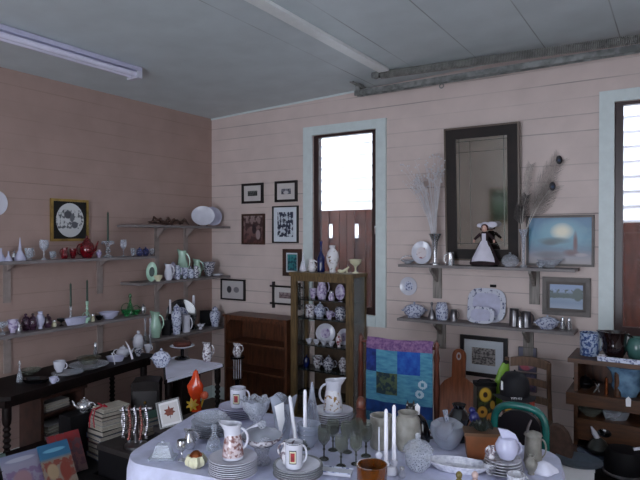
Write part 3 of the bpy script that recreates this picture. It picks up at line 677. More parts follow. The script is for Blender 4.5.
# display cabinet
CX0, CX1, CD, CH = 1.172, 1.788, .24, 1.33
w = CX1-CX0
parts = [P('top', G().box((-w/2-.01, -CD-.01, CH-.03), (w/2+.01, 0, CH)), cabwood), P('plinth', G().box((-w/2, -CD, 0), (w/2, 0, .1)), cabwood)]
for x in (-w/2, w/2-.065): parts.append(P('front_stile', G().box((x, -CD, .1), (x+(.06 if x < 0 else .065), -CD+.022, CH-.03)), cabwood))
for x in (-w/2, w/2-.03): parts.append(P('rear_post', G().box((x, -.03, .1), (x+.03, 0, CH-.03)), cabwood))
parts.append(P('back_panel', G().box((-w/2+.10, -.012, .1), (w/2-.03, -.002, CH-.03)), M('cabinet_back', (84, 66, 50), .5, var=.2)))
parts.append(P('top_rail', G().box((-w/2+.06, -CD, CH-.075), (w/2-.065, -CD+.02, CH-.03)), cabwood))
for x in (-w/2+.004, w/2-.008): parts.append(P('side_glass', G().box((x, -CD+.022, .1), (x+.004, -.03, CH-.03)), GL('cabinet_glass', (200, 205, 205), .12)))
CS = [.28, .495, .712, .938, 1.098]
for z in CS: parts.append(P('glass_shelf', G().box((-w/2+.01, -CD+.03, z-.012), (w/2-.01, -.014, z)), GL('dark_edged_glass', (50, 56, 54), 1.2)))
thing('display_cabinet', 'narrow oak display cabinet with glass shelves of china, below the window', 'cabinet', ((CX0+CX1)/2, -.032, 0), parts)
# quilt rack and quilt
QY = -1.0
qx0, qx1 = bx(369.5, QY), bx(435, QY)
parts = []
rk = M('quilt_rack_wood', (112, 58, 42), .35, scale=8, st=(8, 8, 1), var=.3)
for x in (bx(361, QY), bx(437, QY)):
    parts.append(P('post', G().lathe([(0, 0), (.02, 0), (.02, .3), (.014, .32), (.022, .4), (.016, .5), (.021, .7), (.014, .86), (.02, .9), (.012, .95), (.018, .98), (0, 1.01)], 12, (x, QY, 0)), rk))
    parts.append(P('foot', G().box((x-.02, QY-.16, 0), (x+.02, QY+.16, .03)), rk))
parts += [P('rail', G().tube([(bx(361, QY), QY, z), (bx(437, QY), QY, z)], .010, 8), rk) for z in (.955, .2)]
thing('quilt_rack', 'turned wooden rack that the blue quilt hangs from', 'rack', (0, 0, 0), parts)
qm = [M('quilt_lilac', (150, 112, 150), .85, scale=60, c2=(104, 70, 120)), M('quilt_navy', (34, 60, 140), .85, scale=30, c2=(22, 40, 100)), M('quilt_pale_teal', (92, 160, 184), .85, scale=18, c2=(66, 128, 164), st=(1, 1, 4)),
      M('quilt_bright_blue', (44, 104, 190), .85, scale=22, c2=(26, 66, 160)), M('quilt_jungle', (84, 100, 74), .85, scale=34, c2=(40, 60, 70), thr=(.45, .55)), M('quilt_royal_blue', (24, 70, 140), .85, scale=20, c2=(16, 48, 110)),
      M('quilt_white', (190, 214, 228), .85), M('quilt_fringe', (70, 130, 150), .9, scale=70, c2=(30, 70, 110), st=(3, 3, .3))]
g = G(); NXQ, NZQ = 70, 88
qt, qb = 1.0, .475
xs = lambda u: qx0+(qx1-qx0)*u
vs = []
for j in range(NZQ+1):
    for i in range(NXQ+1):
        u = i/NXQ; v = j/NZQ
        zz = qt-(qt-qb)*v - (.012*sin(u*3.1+1)+.012*u) - .010*(v > .97)*random.random()
        zz = zz + (.02 if v == 0 else 0)*sin(u*9)*.3
        vs.append((xs(u), QY-.02-.006*sin(u*22+v*2)*v-.016*sin(min(1, v*12)*pi/2), zz))
def cell(u, v):
    if v < .13: return 0
    U = u*70; Z = v*88
    if v > .90: return 7
    if v > .745: return 5
    if abs(((U-60.5)**2+((Z-44)*1.0)**2)**.5-3.2) < 1.3 or abs(((U-57.5)**2+((Z-54)*1.0)**2)**.5-3.0) < 1.3: return 6
    r = 0 if v < .40 else 1
    c = 0 if U < 11 else 1 if U < 34 else 2 if U < 58 else 3
    return ((1, 2, 3, 2), (2, 4, 2, 2))[r][c] if not (.66 < v and r == 1) else 2
for j in range(NZQ):
    for i in range(NXQ):
        g.cur = cell((i+.5)/NXQ, (j+.5)/NZQ); a = j*(NXQ+1)+i
        g.f.append((a, a+NXQ+1, a+NXQ+2, a+1)); g.mi.append(g.cur)
g.v = vs
g.cur = 0
o = thing('patchwork_quilt', 'blue patchwork quilt with lilac top edge hanging on the turned rack', 'quilt', (0, 0, 0), [P('patchwork_quilt', g, qm)])
md = o.modifiers.new('thickness', 'SOLIDIFY'); md.thickness = .008; md.offset = 1
# cutting board leaning at the back wall
a, s = hit(454, 358, 1, -.30); topz = a.z
pts = []
hw, bw = .05, .17
for k in range(9): an = pi*k/8; pts.append((hw*cos(an), topz-hw+hw*sin(an)))
pts += [(-hw, topz-.17), (-hw, topz-.21), (-bw*.62, topz-.245), (-bw, topz-.33), (-bw, topz-.62), (bw, topz-.62), (bw, topz-.33), (bw*.62, topz-.245), (hw, topz-.21), (hw, topz-.17)]
g = G().ext([(x, z-(topz-.62)) for x, z in pts], -.012, .012)
hl = G().lathe([(.010, .0122), (.010, .0145), (.018, .0145), (.018, .0122)], 16, (0, 0, 0), sy=1.6).xf(T(0, -.0005, .565, rx=pi/2))
thing('cutting_board', 'large brown paddle-shaped cutting board leaning below the ink print', 'board', (a.x, -.23, .185), [P('board', g, boardwood), P('hole_rim', hl, M('chipped_white', (200, 190, 190), .7))], rot=(R(-6), 0, R(4)))
# stool the board stands on
def stool(name, label, cat, x, y, w, d, h, m, rz=0):
    p = [P('top', G().box((-w/2, -d/2, h-.025), (w/2, d/2, h)), m)]
    for sx in (-1, 1):
        for sy in (-1, 1): p.append(P('leg', G().box((sx*(w/2-.03)-.015, sy*(d/2-.03)-.015, 0), (sx*(w/2-.03)+.015, sy*(d/2-.03)+.015, h-.025)), m))
    return thing(name, label, cat, (x, y, 0), p, rz=rz)
stool('low_stool', 'low dark stool behind the set table, under the cutting board', 'stool', a.x, -.25, .4, .3, .183, darkwood)
# wooden ladder-back chair at the back wall
CY = -.38; c0 = bx(506, CY); c1 = bx(551.5, CY); cm = (c0+c1)/2; cw = c1-c0
parts = []
for x, zt in ((-cw/2+.012, .825), (cw/2-.012, .815)):
    parts.append(P('back_post', G().tube([(x, .06, 0), (x, .05, .42), (x, 0, .62), (x, -.01, zt)], .015, 8), chairwood))
def crest(z, h, am):
    n = 10; up = [(-cw/2+.02+(cw-.04)*i/n, z+am*sin(pi*i/n)) for i in range(n+1)]
    return G().ext(up+[(x, q-h) for x, q in reversed(up)], -.012, .008)
parts += [P('crest_rail', crest(.825, .06, .018).xf(T(0, 0, 0, ry=R(1))), chairwood), P('back_slat', crest(.69, .045, .012).xf(T(0, 0, 0, ry=R(1))), chairwood), P('back_slat', crest(.58, .045, .01), chairwood)]
parts += [P('seat', G().box((-cw/2, -.32, .40), (cw/2, .04, .43)), chairwood)]
for x in (-cw/2+.02, cw/2-.02): parts.append(P('leg', G().tube([(x, -.30, 0), (x, -.30, .40)], .015, 8), chairwood))
thing('wooden_chair', 'wooden ladder-back chair between the ink print and the hutch', 'chair', (cm, CY, 0), parts)
# green metal chair frame behind the table
GY = -1.45; g0 = bx(494.5, GY); g1 = bx(546.5, GY); gm = (g0+g1)/2; hw = (g1-g0)/2
gt = M('green_enamel_tube', (28, 112, 104), .25, var=.12, coat=.4)
gz = hit(520, 402, 1, GY)[0].z-.02
arch = [(-hw, 0, .02), (-hw, 0, .45), (-hw, 0, gz-.11)]+[(-hw*(1 if i < 8 else -1)*abs(cos(pi*i/16))**.65, 0, gz-.11+.11*sin(pi*i/16)**.8) for i in range(1, 16)]+[(hw, 0, gz-.11), (hw, 0, .45), (hw, 0, .02)]
bk = [(-hw+.02, .45), (-hw+.02, gz-.12)]+[(-(hw-.02)*cos(pi*i/8), gz-.12+.10*sin(pi*i/8)**.8) for i in range(1, 8)]+[(hw-.02, gz-.12), (hw-.02, .45)]
parts = [P('frame', G().tube(arch, .0185, 10), gt), P('back_cushion', G().ext(bk, -.006, .02), M('black_vinyl', (22, 18, 22), .35, var=.2)),
         P('seat', G().box((-hw+.02, .02, .42), (hw-.02, .30, .46)), M('black_vinyl', (22, 18, 22), .35)), P('leg', G().tube([(-hw+.02, .29, .42), (-hw, .31, 0)], .014, 8), gt), P('leg', G().tube([(hw-.02, .29, .42), (hw, .31, 0)], .014, 8), gt)]
thing('metal_chair', 'green tube-framed chair with black back behind the right end of the table', 'chair', (gm, GY, 0), parts)
# brown round-backed chair right of it
BY = -.98; b0 = bx(540, BY); b1 = bx(568, BY); bz = hit(556, 424, 1, BY)[0].z
w2 = .085
pol = [(-w2, .40), (-w2, bz-.14)]+[(-w2*cos(pi*i/8), bz-.14+.14*sin(pi*i/8)) for i in range(1, 8)]+[(w2, bz-.14), (w2, .40)]
bm = M('brown_upholstery', (92, 68, 58), .75, scale=30, var=.2)
thing('padded_chair', 'brown padded round-topped chair back beside the green chair', 'chair', ((b0+b1)/2+.015, BY, 0),
      [P('backrest', G().ext(pol, -.03, .03), bm), P('seat', G().box((-w2, .03, .36), (w2, .3, .42)), bm)]+[P('leg', G().box((x, y, 0), (x+.025, y+.025, .36 if y > .02 else .40)), darkwood) for x in (-w2, w2-.025) for y in (.0, .27)])
# box table holding the cap and the sunflower bag
SX = bx(497, -1.05)
stool('box_stand', 'dark side stand behind the green chair, under the black cap', 'table', SX+.06, -.98, .40, .26, .56, darkwood)
# hutch at the right
HX0 = bx(568, -.72)
hx = HX0; hy0, hy1 = -.72, -.36; HW = .95
parts = [P('side_panel', G().box((x, hy0+.03, 0), (x+.022, hy1, .90)), hutchwood) for x in (hx+.03, hx+HW-.05)]
parts += [P('top', G().box((hx, hy0, .905), (hx+HW, hy1, .93)), hutchwood), P('shelf', G().box((hx-.005, hy0-.02, .665), (hx+HW, hy1, .735)), hutchwood),
          P('back_panel', G().box((hx+.052, hy1-.015, .40), (hx+HW-.05, hy1-.002, .905)), redwood),
          P('drawer', G().box((hx+.055, hy0-.03, .475), (hx+HW-.03, hy1-.02, .595)), hutchwood, [P('handle', G().lathe([(0, 0), (.02, 0), (.024, .008), (.008, .014), (0, .014)], 14, sx=1.5).xf(T(hx+.20, hy0-.03, .535, rx=pi/2)), blackgl)]),
          P('lower_shelf', G().box((hx+.052, hy0, .41), (hx+HW-.05, hy1, .43)), darkwood),
          P('divider', G().tube([(hx+.26, hy0+.03, .735), (hx+.26, hy0+.03, .905)], .018, 10), hutchwood),
          P('base_rail', G().box((hx+.05, hy0+.04, .05), (hx+HW-.05, hy0+.06, .40)), darkwood)]
thing('wooden_hutch', 'brown stepped hutch at the right edge carrying mugs and jugs', 'hutch', (0, 0, 0), parts)
# low bench in front of the hutch
LB = .36
thing('low_bench', 'low dark bench in front of the hutch holding plates and a black pot', 'bench', (4.03, -1.24, 0),
      [P('top', G().box((-.42, -.30, LB-.03), (.5, .30, LB)), darkwood)]+[P('leg', G().box((x, y, 0), (x+.04, y+.04, LB-.03)), darkwood) for x in (-.4, .44) for y in (-.28, .24)])
# main table
A10 = math.atan2(.33, 1.68); TC = (1.93, -2.10); TL, TD, TZ = 1.71, .76, .75
ct, st_ = cos(A10), sin(A10)
def tl(u, v):
    u = u+.06*max(0, 1-u/TL)*max(0, v)/TD
    return (TC[0]+u*ct+v*st_, TC[1]+u*st_-v*ct)     # u along the far edge, v towards the camera
parts = [P('tabletop', G().slab([tl(.08, .02), tl(.02, .08), tl(.02, TD-.08), tl(.08, TD-.02), tl(TL-.08, TD-.02), tl(TL-.02, TD-.08), tl(TL-.02, .08), tl(TL-.08, .02)], TZ-.03, TZ-.004), midwood)]
for u, v in ((.1, .1), (TL-.1, .1), (.1, TD-.1), (TL-.1, TD-.1)):
    x, y = tl(u, v); parts.append(P('leg', G().box((x-.025, y-.025, 0), (x+.025, y+.025, TZ-.03)), midwood))
thing('dining_table', 'long table under the white cloth, crowded with glass and china', 'table', (0, 0, 0), parts)
g = G(); per = []; NP = 40; rc = .13
def rr(t):                              # rounded rectangle perimeter
    pts = []
    for cx, cy, a0 in ((TL-rc, TD-rc, 0), (rc, TD-rc, 90), (rc, rc, 180), (TL-rc, rc, 270)):
        for k in range(9): a = R(a0+k*90/8); pts.append((cx+rc*cos(a), cy+rc*sin(a), cos(a), sin(a)))
    return pts
base = rr(0); dense = []
for (a, b) in zip(base, base[1:]+base[:1]):
    L_ = math.hypot(a[0]-b[0], a[1]-b[1]); n = max(1, int(L_/.025))
    for k in range(n): q = k/n; dense.append(tuple(a[i]*(1-q)+b[i]*q for i in range(4)))
N = len(dense); vs = [tl(TL/2, TD/2)+(TZ+.001,)]
for k, (u, v, nx_, ny_) in enumerate(dense): vs.append(tl(u, v)+(TZ+.001,))
rows = 8
for r_ in range(1, rows+1):
    f = r_/rows
    for k, (u, v, nx_, ny_) in enumerate(dense):
        wv = (sin(k*.42)+.6*sin(k*.27+1.3)+.3*sin(k*.93))*.012*f+.010+.022*f
        x, y = tl(u+nx_*wv, v+ny_*wv); vs.append((x, y, TZ-.34*f-(.004 if r_ == 1 else 0)))
fs = [(0, 1+k, 1+(k+1) % N) for k in range(N)]
for r_ in range(rows):
    for k in range(N): a = 1+r_*N+k; b = 1+r_*N+(k+1) % N; fs.append((a, a+N, b+N, b))
g.add(vs, fs)
o = thing('tablecloth', 'lavender-white tablecloth draped over the long table', 'tablecloth', (0, 0, 0), [P('tablecloth', g, M('lavender_white_linen', (206, 208, 234), .8, scale=13, var=.10, bump=1.0))])
TT = TZ+.004
thing('storage_trunk', 'black low trunk behind the left table corner, under the bead stand', 'trunk', (1.33, -2.00, 0), [P('body', G().box((-.145, -.22, 0), (.145, .20, .44-.03)), black), P('top', G().box((-.15, -.225, .44-.03), (.15, .205, .44)), M('worn_black_lid', (44, 38, 38), .6, var=.3))])
# chest left of the table
CHZ = .56; CLZ = .44
thing('low_chest', 'dark low chest behind the left end of the set table', 'chest', (1.64, -1.88, 0), [P('body', G().box((-.14, -.20, .0), (.14, .18, CHZ-.03)), black), P('lid', G().box((-.145, -.205, CHZ-.03), (.145, .185, CHZ)), M('worn_black_lid', (44, 38, 38), .6, var=.3))])
# low black bench with books, far left
BKZ = .27
thing('low_bench', 'low black bench beneath the book stacks and magazines', 'bench', (1.02, -2.32, 0), [P('top', G().slab([(-.26, -.65), (.34, -.65), (.34, .08), (.14, .08), (.14, .55), (-.26, .55)], BKZ-.03, BKZ), black)]+[P('leg', G().box((x, y, 0), (x+.04, y+.04, BKZ-.03)), black) for x, y in ((-.22, -.6), (.28, -.6), (-.22, .48), (.09, .48), (.28, .02))])
thing('black_case', 'black upright case standing between the dark table and the book stack', 'case', (.83, -2.03, BKZ+.001), [P('body', G().box((-.07, -.16, 0), (.05, .13, .26)), black), P('clasp', G().box((.05, -.03, .17), (.056, .02, .20)), silver)])
# ------------------------------------------------------------------ left wall, shelf under the oval portrait
e = .001
def S1(px, x=.12): return LW(px, x, Z1+e)
def S2(px, x=.12): return LW(px, x, Z2+e)
put(vase, S1(1), 10, 13, lavend, 'glass_bell', 'pale lavender bell at the very left edge of the upper left shelf', 'bell', shape='bell')
put(vase, S1(8.5, .15), 8, 10, lavend, 'glass_bell', 'smallest lavender bell, left of the tall spired one', 'bell', shape='bell')
put(jar, S1(14, .08), 6, 10, silver, 'sugar_pot', 'little silver lidded pot behind the lavender bells', 'pot')
put(vase, S1(20), 11, 23, lavend, 'spired_bell', 'tall white spired bell on the upper left shelf', 'bell', shape='spire')
put(cup, S1(29), 10, 12, glass, 'glass_cup', 'clear greenish glass cup right of the tall spired bell', 'cup')
put(goblet, S1(44), 9, 20, crystal, 'crystal_goblet', 'clear crystal goblet with a dark top below the gilt portrait frame', 'goblet')
put(cup, S1(52.5), 7, 8, glass, 'glass_cup', 'tiny clear glass cup left of the ruby jugs', 'cup')
put(jug, S1(64.5), 9, 11, ruby, 'ruby_jug', 'leftmost small ruby glass jug', 'jug', rz=LEFTH)
put(cup, S1(73), 8, 10, ruby, 'ruby_cup', 'ruby glass cup between the small and the big ruby jug', 'cup')
put(teapot, S1(87), 22, 23, ruby, 'ruby_teapot', 'large ruby glass teapot with spout on the upper left shelf', 'teapot', rz=LEFTH)
put(vase, S1(99, .14), 6, 8, pinkchina, 'small_vase', 'tiny pinkish vase between the ruby teapot and the green candle', 'vase', shape='ovoid')
def cs(at, hw, hh, cw, ch, hm, cm_, hl, cl, tilt=None):
    put(holder, at, hw, hh, hm, 'candlestick', hl, 'candlestick')
    loc, s = at; thing('taper_candle', cl, 'candle', loc+Vector((0, 0, hh*s+e)), candle(cw*s/2, ch*s, cm_), rot=tilt)
cs(S1(108), 11, 14, 2.2, 31, glass, greenwax, 'glass candlestick holding a single green taper on the upper left shelf', 'dark green taper on the upper left shelf right of the portrait')
p, s = S1(108); thing('prism_ring', 'ring of clear glass prisms around the green taper', 'candle ring', p+Vector((0, 0, 15.5*s)), [P('ring', G().tube([(9*s*.6*cos(a*pi/6), 9*s*.6*sin(a*pi/6), 0) for a in range(12)], .006, 6, closed=True), crystal)]+[P('prism', G().ball((9*s*.6*cos(a*pi/3), 9*s*.6*sin(a*pi/3), -.012), .008, 6, sz=1.5), crystal) for a in range(6)])
put(goblet, S1(123.5), 6.5, 17, crystal, 'crystal_goblet', 'crystal goblet right of the green taper, alone on the shelf', 'goblet')
put(cup, S1(133), 6, 8, glass, 'glass_cup', 'clear glass cup left of the blue glass jars', 'cup')
put(jar, S1(139.5), 7, 9, bluegl, 'blue_glass_jar', 'left of the two little blue glass jars at the shelf end', 'jar')
put(jar, S1(145.5), 7, 9, bluegl, 'blue_glass_jar', 'right of the two little blue glass jars at the shelf end', 'jar')
put(cup, S1(151.5), 6, 7, glass, 'glass_cup', 'clear glass cup at the right end of the upper left shelf', 'cup')
# lower left shelf
put(compote, S2(2), 11, 12, glass, 'glass_compote', 'footed glass dish at the left edge of the shelf above the dark table', 'dish')
put(cup, S2(12.5), 12, 13, pinkchina, 'pink_cup', 'pale pink cup on the lower left shelf', 'cup')
put(shaker, S2(19, .15), 5, 9, silver, 'silver_shaker', 'small silver shaker right of the pale pink cup', 'shaker')
put(jar, S2(25.5, .1), 9, 17, purplegl, 'plum_jar', 'left dark plum glass jar of the pair, lid shining', 'jar')
put(jar, S2(32.5, .13), 8, 17, purplegl, 'plum_jar', 'right dark plum glass jar of the pair beside the pale egg vase', 'jar')
put(vase, S2(40), 9, 17, lavend, 'egg_vase', 'pale blue-white egg-shaped vase on the lower left shelf', 'vase', shape='ovoid')
put(jar, S2(47.5), 8, 14, purplegl, 'beaded_jar', 'dark beaded jar just right of the pale egg vase', 'jar')
put(shaker, S2(54), 5, 7, cream, 'cream_pot', 'tiny cream pot in front of the dark fan dish', 'pot')
put(compote, S2(61), 9, 7, blackgl, 'dark_dish', 'small dark footed dish left of the long white tray', 'dish')
cs(S2(70.5, .09), 6, 17, 2.2, 23, crystal, greenwax, 'crystal candlestick behind the left end of the white tray', 'left of the two dark green tapers over the white tray')
p, s = S2(76, .16); thing('long_tray', 'long white narrow tray on the lower left shelf', 'tray', p, tray(13*s, 7*s, lavend, .4), rz=pi/2)
cs(S2(87, .09), 7, 20, 2.2, 21, mint, greenwax, 'pale green candlestick with porcelain flowers behind the tray', 'right of the two dark green tapers over the white tray')
put(basket, S2(86, .17), 9, 11, mint, 'mint_basket', 'little mint basket in front of the pale green candlestick', 'basket')
put(shaker, S2(92.5, .14), 4, 8, cream, 'cream_pot', 'small cream pot right of the mint basket', 'pot')
put(bowl, S2(99), 8, 4.5, blackgl, 'dark_dish', 'flat dark dish left of the shallow white bowl', 'dish')
put(bowl, S2(109), 20, 6.5, lavend, 'shallow_bowl', 'shallow white bowl left of the green glass', 'bowl')
put(basket, S2(126), 11, 13, greengl, 'green_glass_basket', 'left green glass basket on the lower left shelf', 'basket')
put(bottle, S2(130, .08), 8, 21, greengl, 'green_decanter', 'green glass decanter with tall stopper at the back of the shelf', 'decanter')
put(basket, S2(136), 10, 9, greengl, 'green_glass_basket', 'small right green glass basket near the shelf end', 'basket')
put(jar, S2(143), 6, 10, silver, 'sugar_pot', 'little silver pot at the right end above the dark table', 'pot')
# ------------------------------------------------------------------ dark table ware
def D(px, x): return LW(px, x, DZ+e)
put(bottle, D(19, .42), 6, 21, glass, 'glass_bottle', 'thin clear bottle at the left end of the dark table', 'bottle')
put(tray, D(35, .52), 28, 4, blackgl, 'black_tray', 'black oval tray near the left end of the dark table', 'tray', sy=.6)
put(bowl, D(30, .28), 20, 5, smoke, 'smoked_bowl', 'smoky glass bowl behind the black tray', 'bowl')
put(cup, D(53, .64), 10, 6, lavend, 'white_cup', 'small white cup nearest the front of the dark table', 'cup')
loc, s = D(67, .50); thing('glass_plate', 'wide clear glass plate under the white cup and saucer', 'plate', loc, plate(15*s, .014, glass))
thing('white_cup', 'white cup standing on the clear glass plate', 'cup', loc+Vector((-.045, -.03, .0155)), cup(7*s, 11*s, bone), rz=YAW)
loc, s = D(88.5, .46); thing('glass_platter', 'broad glass platter in the middle of the dark table', 'platter', loc, plate(19*s, .03, crystal))
thing('nut_bowl', 'brown-filled glass bowl on the broad glass platter', 'bowl', loc+Vector((0, 0, .0315)), [P('body', G().lathe([(0, 0), (.05, 0), (.085, .045), (.08, .045), (0, .02)], 24), smoke), P('filling', G().lathe([(0, .022), (.068, .03), (.04, .042), (0, .045)], 20), M('dried_filling', (96, 84, 56), .7, scale=60, var=.6))])
put(shaker, D(95, .24), 5, 17, silver, 'silver_shaker', 'silver shaker standing behind the broad glass platter', 'shaker')
put(tray, D(115, .44), 19, 5, lavend, 'pickle_dish', 'white oval dish with an upright spoon on the dark table', 'dish', sy=.6)
put(teapot, D(123, .36), 21, 12, bone, 'white_teapot', 'low white teapot on the right half of the dark table', 'teapot', rz=LEFTH)
loc, s = D(130.5, .48); thing('white_taper', 'tall white curved taper lying against the teapot', 'candle', loc, [P('white_taper', G().tube([(.012, 0, 0), (0, 0, .05), (-.02, 0, .10), (-.04, .0, .135)], [.009, .008, .006, .002], 8), whitewax)], rz=YAW)
loc, s = D(113, .52); thing('white_spoon', 'small white spoon standing in the oval dish', 'spoon', loc+Vector((0, 0, .0)), [P('white_spoon', G().tube([(.01, 0, 0), (0, 0, .06), (-.012, 0, .085)], [.004, .004, .007], 6), bone)], rz=YAW)
put(jar, D(138, .26), 11, 20, bone, 'white_canister', 'white lidded canister at the back of the dark table', 'canister')
put(cup, D(138, .44), 9, 8, darkchina, 'dark_cup', 'dark-patterned cup in front of the white canister', 'cup')
put(cup, D(147.5, .40), 9, 8, bone, 'white_cup', 'white cup near the right end of the dark table', 'cup')
put(holder, D(145, .20), 5, 30, crystal, 'candlestick', 'left of the two tall empty crystal candlesticks on the dark table', 'candlestick')
put(holder, D(150, .26), 5, 30, crystal, 'candlestick', 'right of the two tall empty crystal candlesticks on the dark table', 'candlestick')
# ------------------------------------------------------------------ corner shelves
def A_(px, x=.13): return LW(px, x, ZA+e)
def B_(px, x=.13): return LW(px, x, ZB+e)
def C_(px, x=.13): return LW(px, x, ZC+e)
dw = M('driftwood', (88, 60, 50), .8, scale=30, var=.4)
loc, s = A_(166)
g = G()
for k in range(9): 
    yy = -.16+.04*k; g.tube([(0, yy-.04, .02+.01*(k % 3)), (.02*(-1)**k, yy, .035+.012*((k*7) % 4)), (0, yy+.05, .02+.01*((k+1) % 3))], [.004, .014, .003], 6)
g.tube([(0, -.2, .035), (0, 0, .015), (0, .18, .03)], [.004, .012, .004], 6)
zmin = min(v[2] for v in g.v); g.xf(Matrix.Translation((0, 0, -zmin)))
thing('driftwood', 'piece of reddish driftwood at the left of the highest corner shelf', 'driftwood', loc, [P('driftwood', g, dw)])
loc, s = A_(180)
g = G().tube([(0, -.11, .012), (.02, -.05, .05), (0, .0, .03), (.01, .06, .06), (0, .11, .02)], [.004, .016, .014, .013, .004], 6).tube([(0, 0, .03), (.03, .03, .08)], [.01, .003], 6)
zmin = min(v[2] for v in g.v); g.xf(Matrix.Translation((0, 0, -zmin)))
thing('driftwood', 'second curled piece of driftwood beside the round white plate', 'driftwood', loc, [P('driftwood', g, dw)])
loc, s = A_(203, .17); thing('display_plate', 'round white plate standing at the front of the highest corner shelf', 'plate', loc, upright_plate(.095, bone, None, 1.15, blackgl), rz=YAW+.25)
loc, s = A_(212, .13); thing('display_plate', 'blue-white plate standing behind the round white one', 'plate', loc+Vector((0, 0, .006)), upright_plate(.095, lavend, None, 1.0), rz=YAW+.5)
# middle corner shelf
loc, s = B_(152, .15); thing('mint_oval_plate', 'mint oval plate with dark centre leaning at the left end of the middle corner shelf', 'plate', loc, upright_plate(.085, mint, M('dark_centre', (40, 60, 56), .4), .55), rz=YAW+.1)
put(bowl, B_(158, .2), 9, 6, cream, 'cream_dish', 'small cream dish in front of the mint oval plate', 'dish')
put(jug, B_(168.5, .19), 11, 16, bone, 'white_jug', 'round white jug at the left front of the middle corner shelf', 'jug')
put(vase, B_(173, .09), 8, 17, pinkchina, 'lilac_vase', 'lilac and blue vase behind the round white jug', 'vase', shape='ginger')
loc, s = B_(170.5, .11)
put(jug, B_(182.5, .08), 14, 27, mint, 'mint_jug', 'tall mint jug rising at the back of the middle corner shelf', 'jug')
put(jug, B_(177.5, .19), 8, 14, bluechina, 'blue_jug', 'first small blue and white jug right of the round white jug', 'jug')
put(cup, B_(184.5, .18), 9, 11, bluechina, 'blue_cup', 'blue and white cup in front of the tall mint jug', 'cup')
put(jar, B_(190.5, .18), 8, 12, bluechina, 'blue_jar', 'blue and white lidded jar in the middle corner shelf front row', 'jar')
put(jug, B_(196, .2), 8, 12, darkchina, 'dark_jug', 'little dark-patterned jug in the front row of the middle corner shelf', 'jug')
put(jug, B_(197, .08), 12, 17, mint, 'mint_jug', 'short wide mint jug right of the tall one', 'jug')
put(bowl, B_(208.5, .13), 14, 14, darkchina, 'dark_bowl', 'deep dark-patterned bowl at the right of the middle corner shelf', 'bowl')
put(plate, B_(217, .19), 13, 2, bone, 'white_saucer', 'flat white saucer right of the dark-patterned bowl', 'saucer', n=20)
put(vase, B_(223, .10), 7, 13, bone, 'glass_bell', 'white bell at the corner end of the middle shelf', 'bell', shape='bell')
# lowest corner shelf
put(jug, C_(155.5, .16), 15, 25, mint, 'mint_pitcher', 'large pale mint pitcher at the left end of the lowest corner shelf', 'pitcher')
loc, s = C_(166.5, .15); thing('dark_tin', 'dark square tin right of the mint pitcher', 'tin', loc, [P('body', G().box((-.035, -.03, 0), (.035, .03, .115)), black), P('lid', G().box((-.037, -.032, .115), (.037, .032, .13)), black)], rz=YAW)
put(vase, C_(176.5, .19), 11, 30, bluechina, 'ginger_jar', 'tall blue and white ginger jar in front of the dark round plate', 'jar', shape='ginger')
loc, s = C_(181, .09); thing('dark_rim_plate', 'large dark-rimmed plate standing behind the ginger jar', 'plate', loc, upright_plate(.15, blackgl, bluechina, .95), rz=YAW+.15)
cs(C_(170, .08), 6, 19, 2.5, 14, blackgl, whitewax, 'dark candlestick left of the ginger jar', 'white candle left of the ginger jar')
put(mug, C_(186, .18), 10, 17, bone, 'white_mug', 'white mug in front of the dark-rimmed plate', 'mug')
cs(C_(193.5, .13), 7, 19, 3, 15, blackgl, whitewax, 'dark candlestick right of the dark-rimmed plate', 'white candle right of the dark-rimmed plate')
g = G()
for k in range(7):
    a = 2*pi*k/7; g.tube([(0, 0, .03), (.02*cos(a), .02*sin(a), .035), (.042*cos(a), .042*sin(a), .045+.01*(k % 2))], [.010, .011, .002], 6)
g.lathe([(0, 0), (.022, 0), (.014, .02), (.01, .035), (0, .06)], 10)
loc, s = C_(200.5, .18); thing('china_flower', 'white china flower with pointed petals on the lowest corner shelf', 'ornament', loc, [P('china_flower', g, bone)])
loc, s = C_(205, .075); thing('black_box', 'black upright box behind the white china flower', 'box', loc, [P('body', G().box((-.05, -.02, 0), (.06, .02, .14)), black), P('lid', G().box((-.052, -.022, .14), (.062, .022, .15)), black)], rz=YAW+.3)
put(vase, C_(215, .18), 11, 20, bluechina, 'blue_vase', 'round blue and white lidded vase at the right end of the lowest corner shelf', 'vase', shape='ginger')
# ------------------------------------------------------------------ desk ware
def K_(px, x): return LW(px, x, DK+.004)
loc, s = K_(161, .86)
thing('blue_tureen', 'blue and white lidded tureen on the white desk cloth', 'tureen', loc, tureen(10.5*s, 19*s, bluechina), rz=YAW)
loc, s = LW(182, .78, DK+.003)
ck = M('brown_cake', (96, 48, 38), .8, scale=30, var=.4)
thing('cake_stand', 'dark pedestal stand with a white plate on the black desk', 'cake stand', loc, [P('pedestal', G().lathe([(0, 0), (.06, 0), (.05, .012), (.014, .025), (.014, .07), (.05, .085), (0, .085)], 20), blackgl), P('plate', G().lathe([(0, .085), (.06, .085), (.095, .10), (.093, .104), (0, .094)], 28), bone)])
thing('brown_cake', 'brown cake-like round on the pedestal stand', 'cake', loc+Vector((0, 0, .0955)), [P('brown_cake', G().lathe([(0, 0), (.062, 0), (.072, .02), (.06, .038), (0, .042)], 24), ck)])
put(jug, LW(207, 1.0, DK+.003), 13, 18, greychina, 'white_jug', 'white and grey jug at the right rear of the black desk', 'jug')
loc, s = LW(216.5, .86, 0); 
g = G()
for k in range(4): g.box((-.03+.018*k, -.004, .50), (-.024+.018*k, .004, .66))
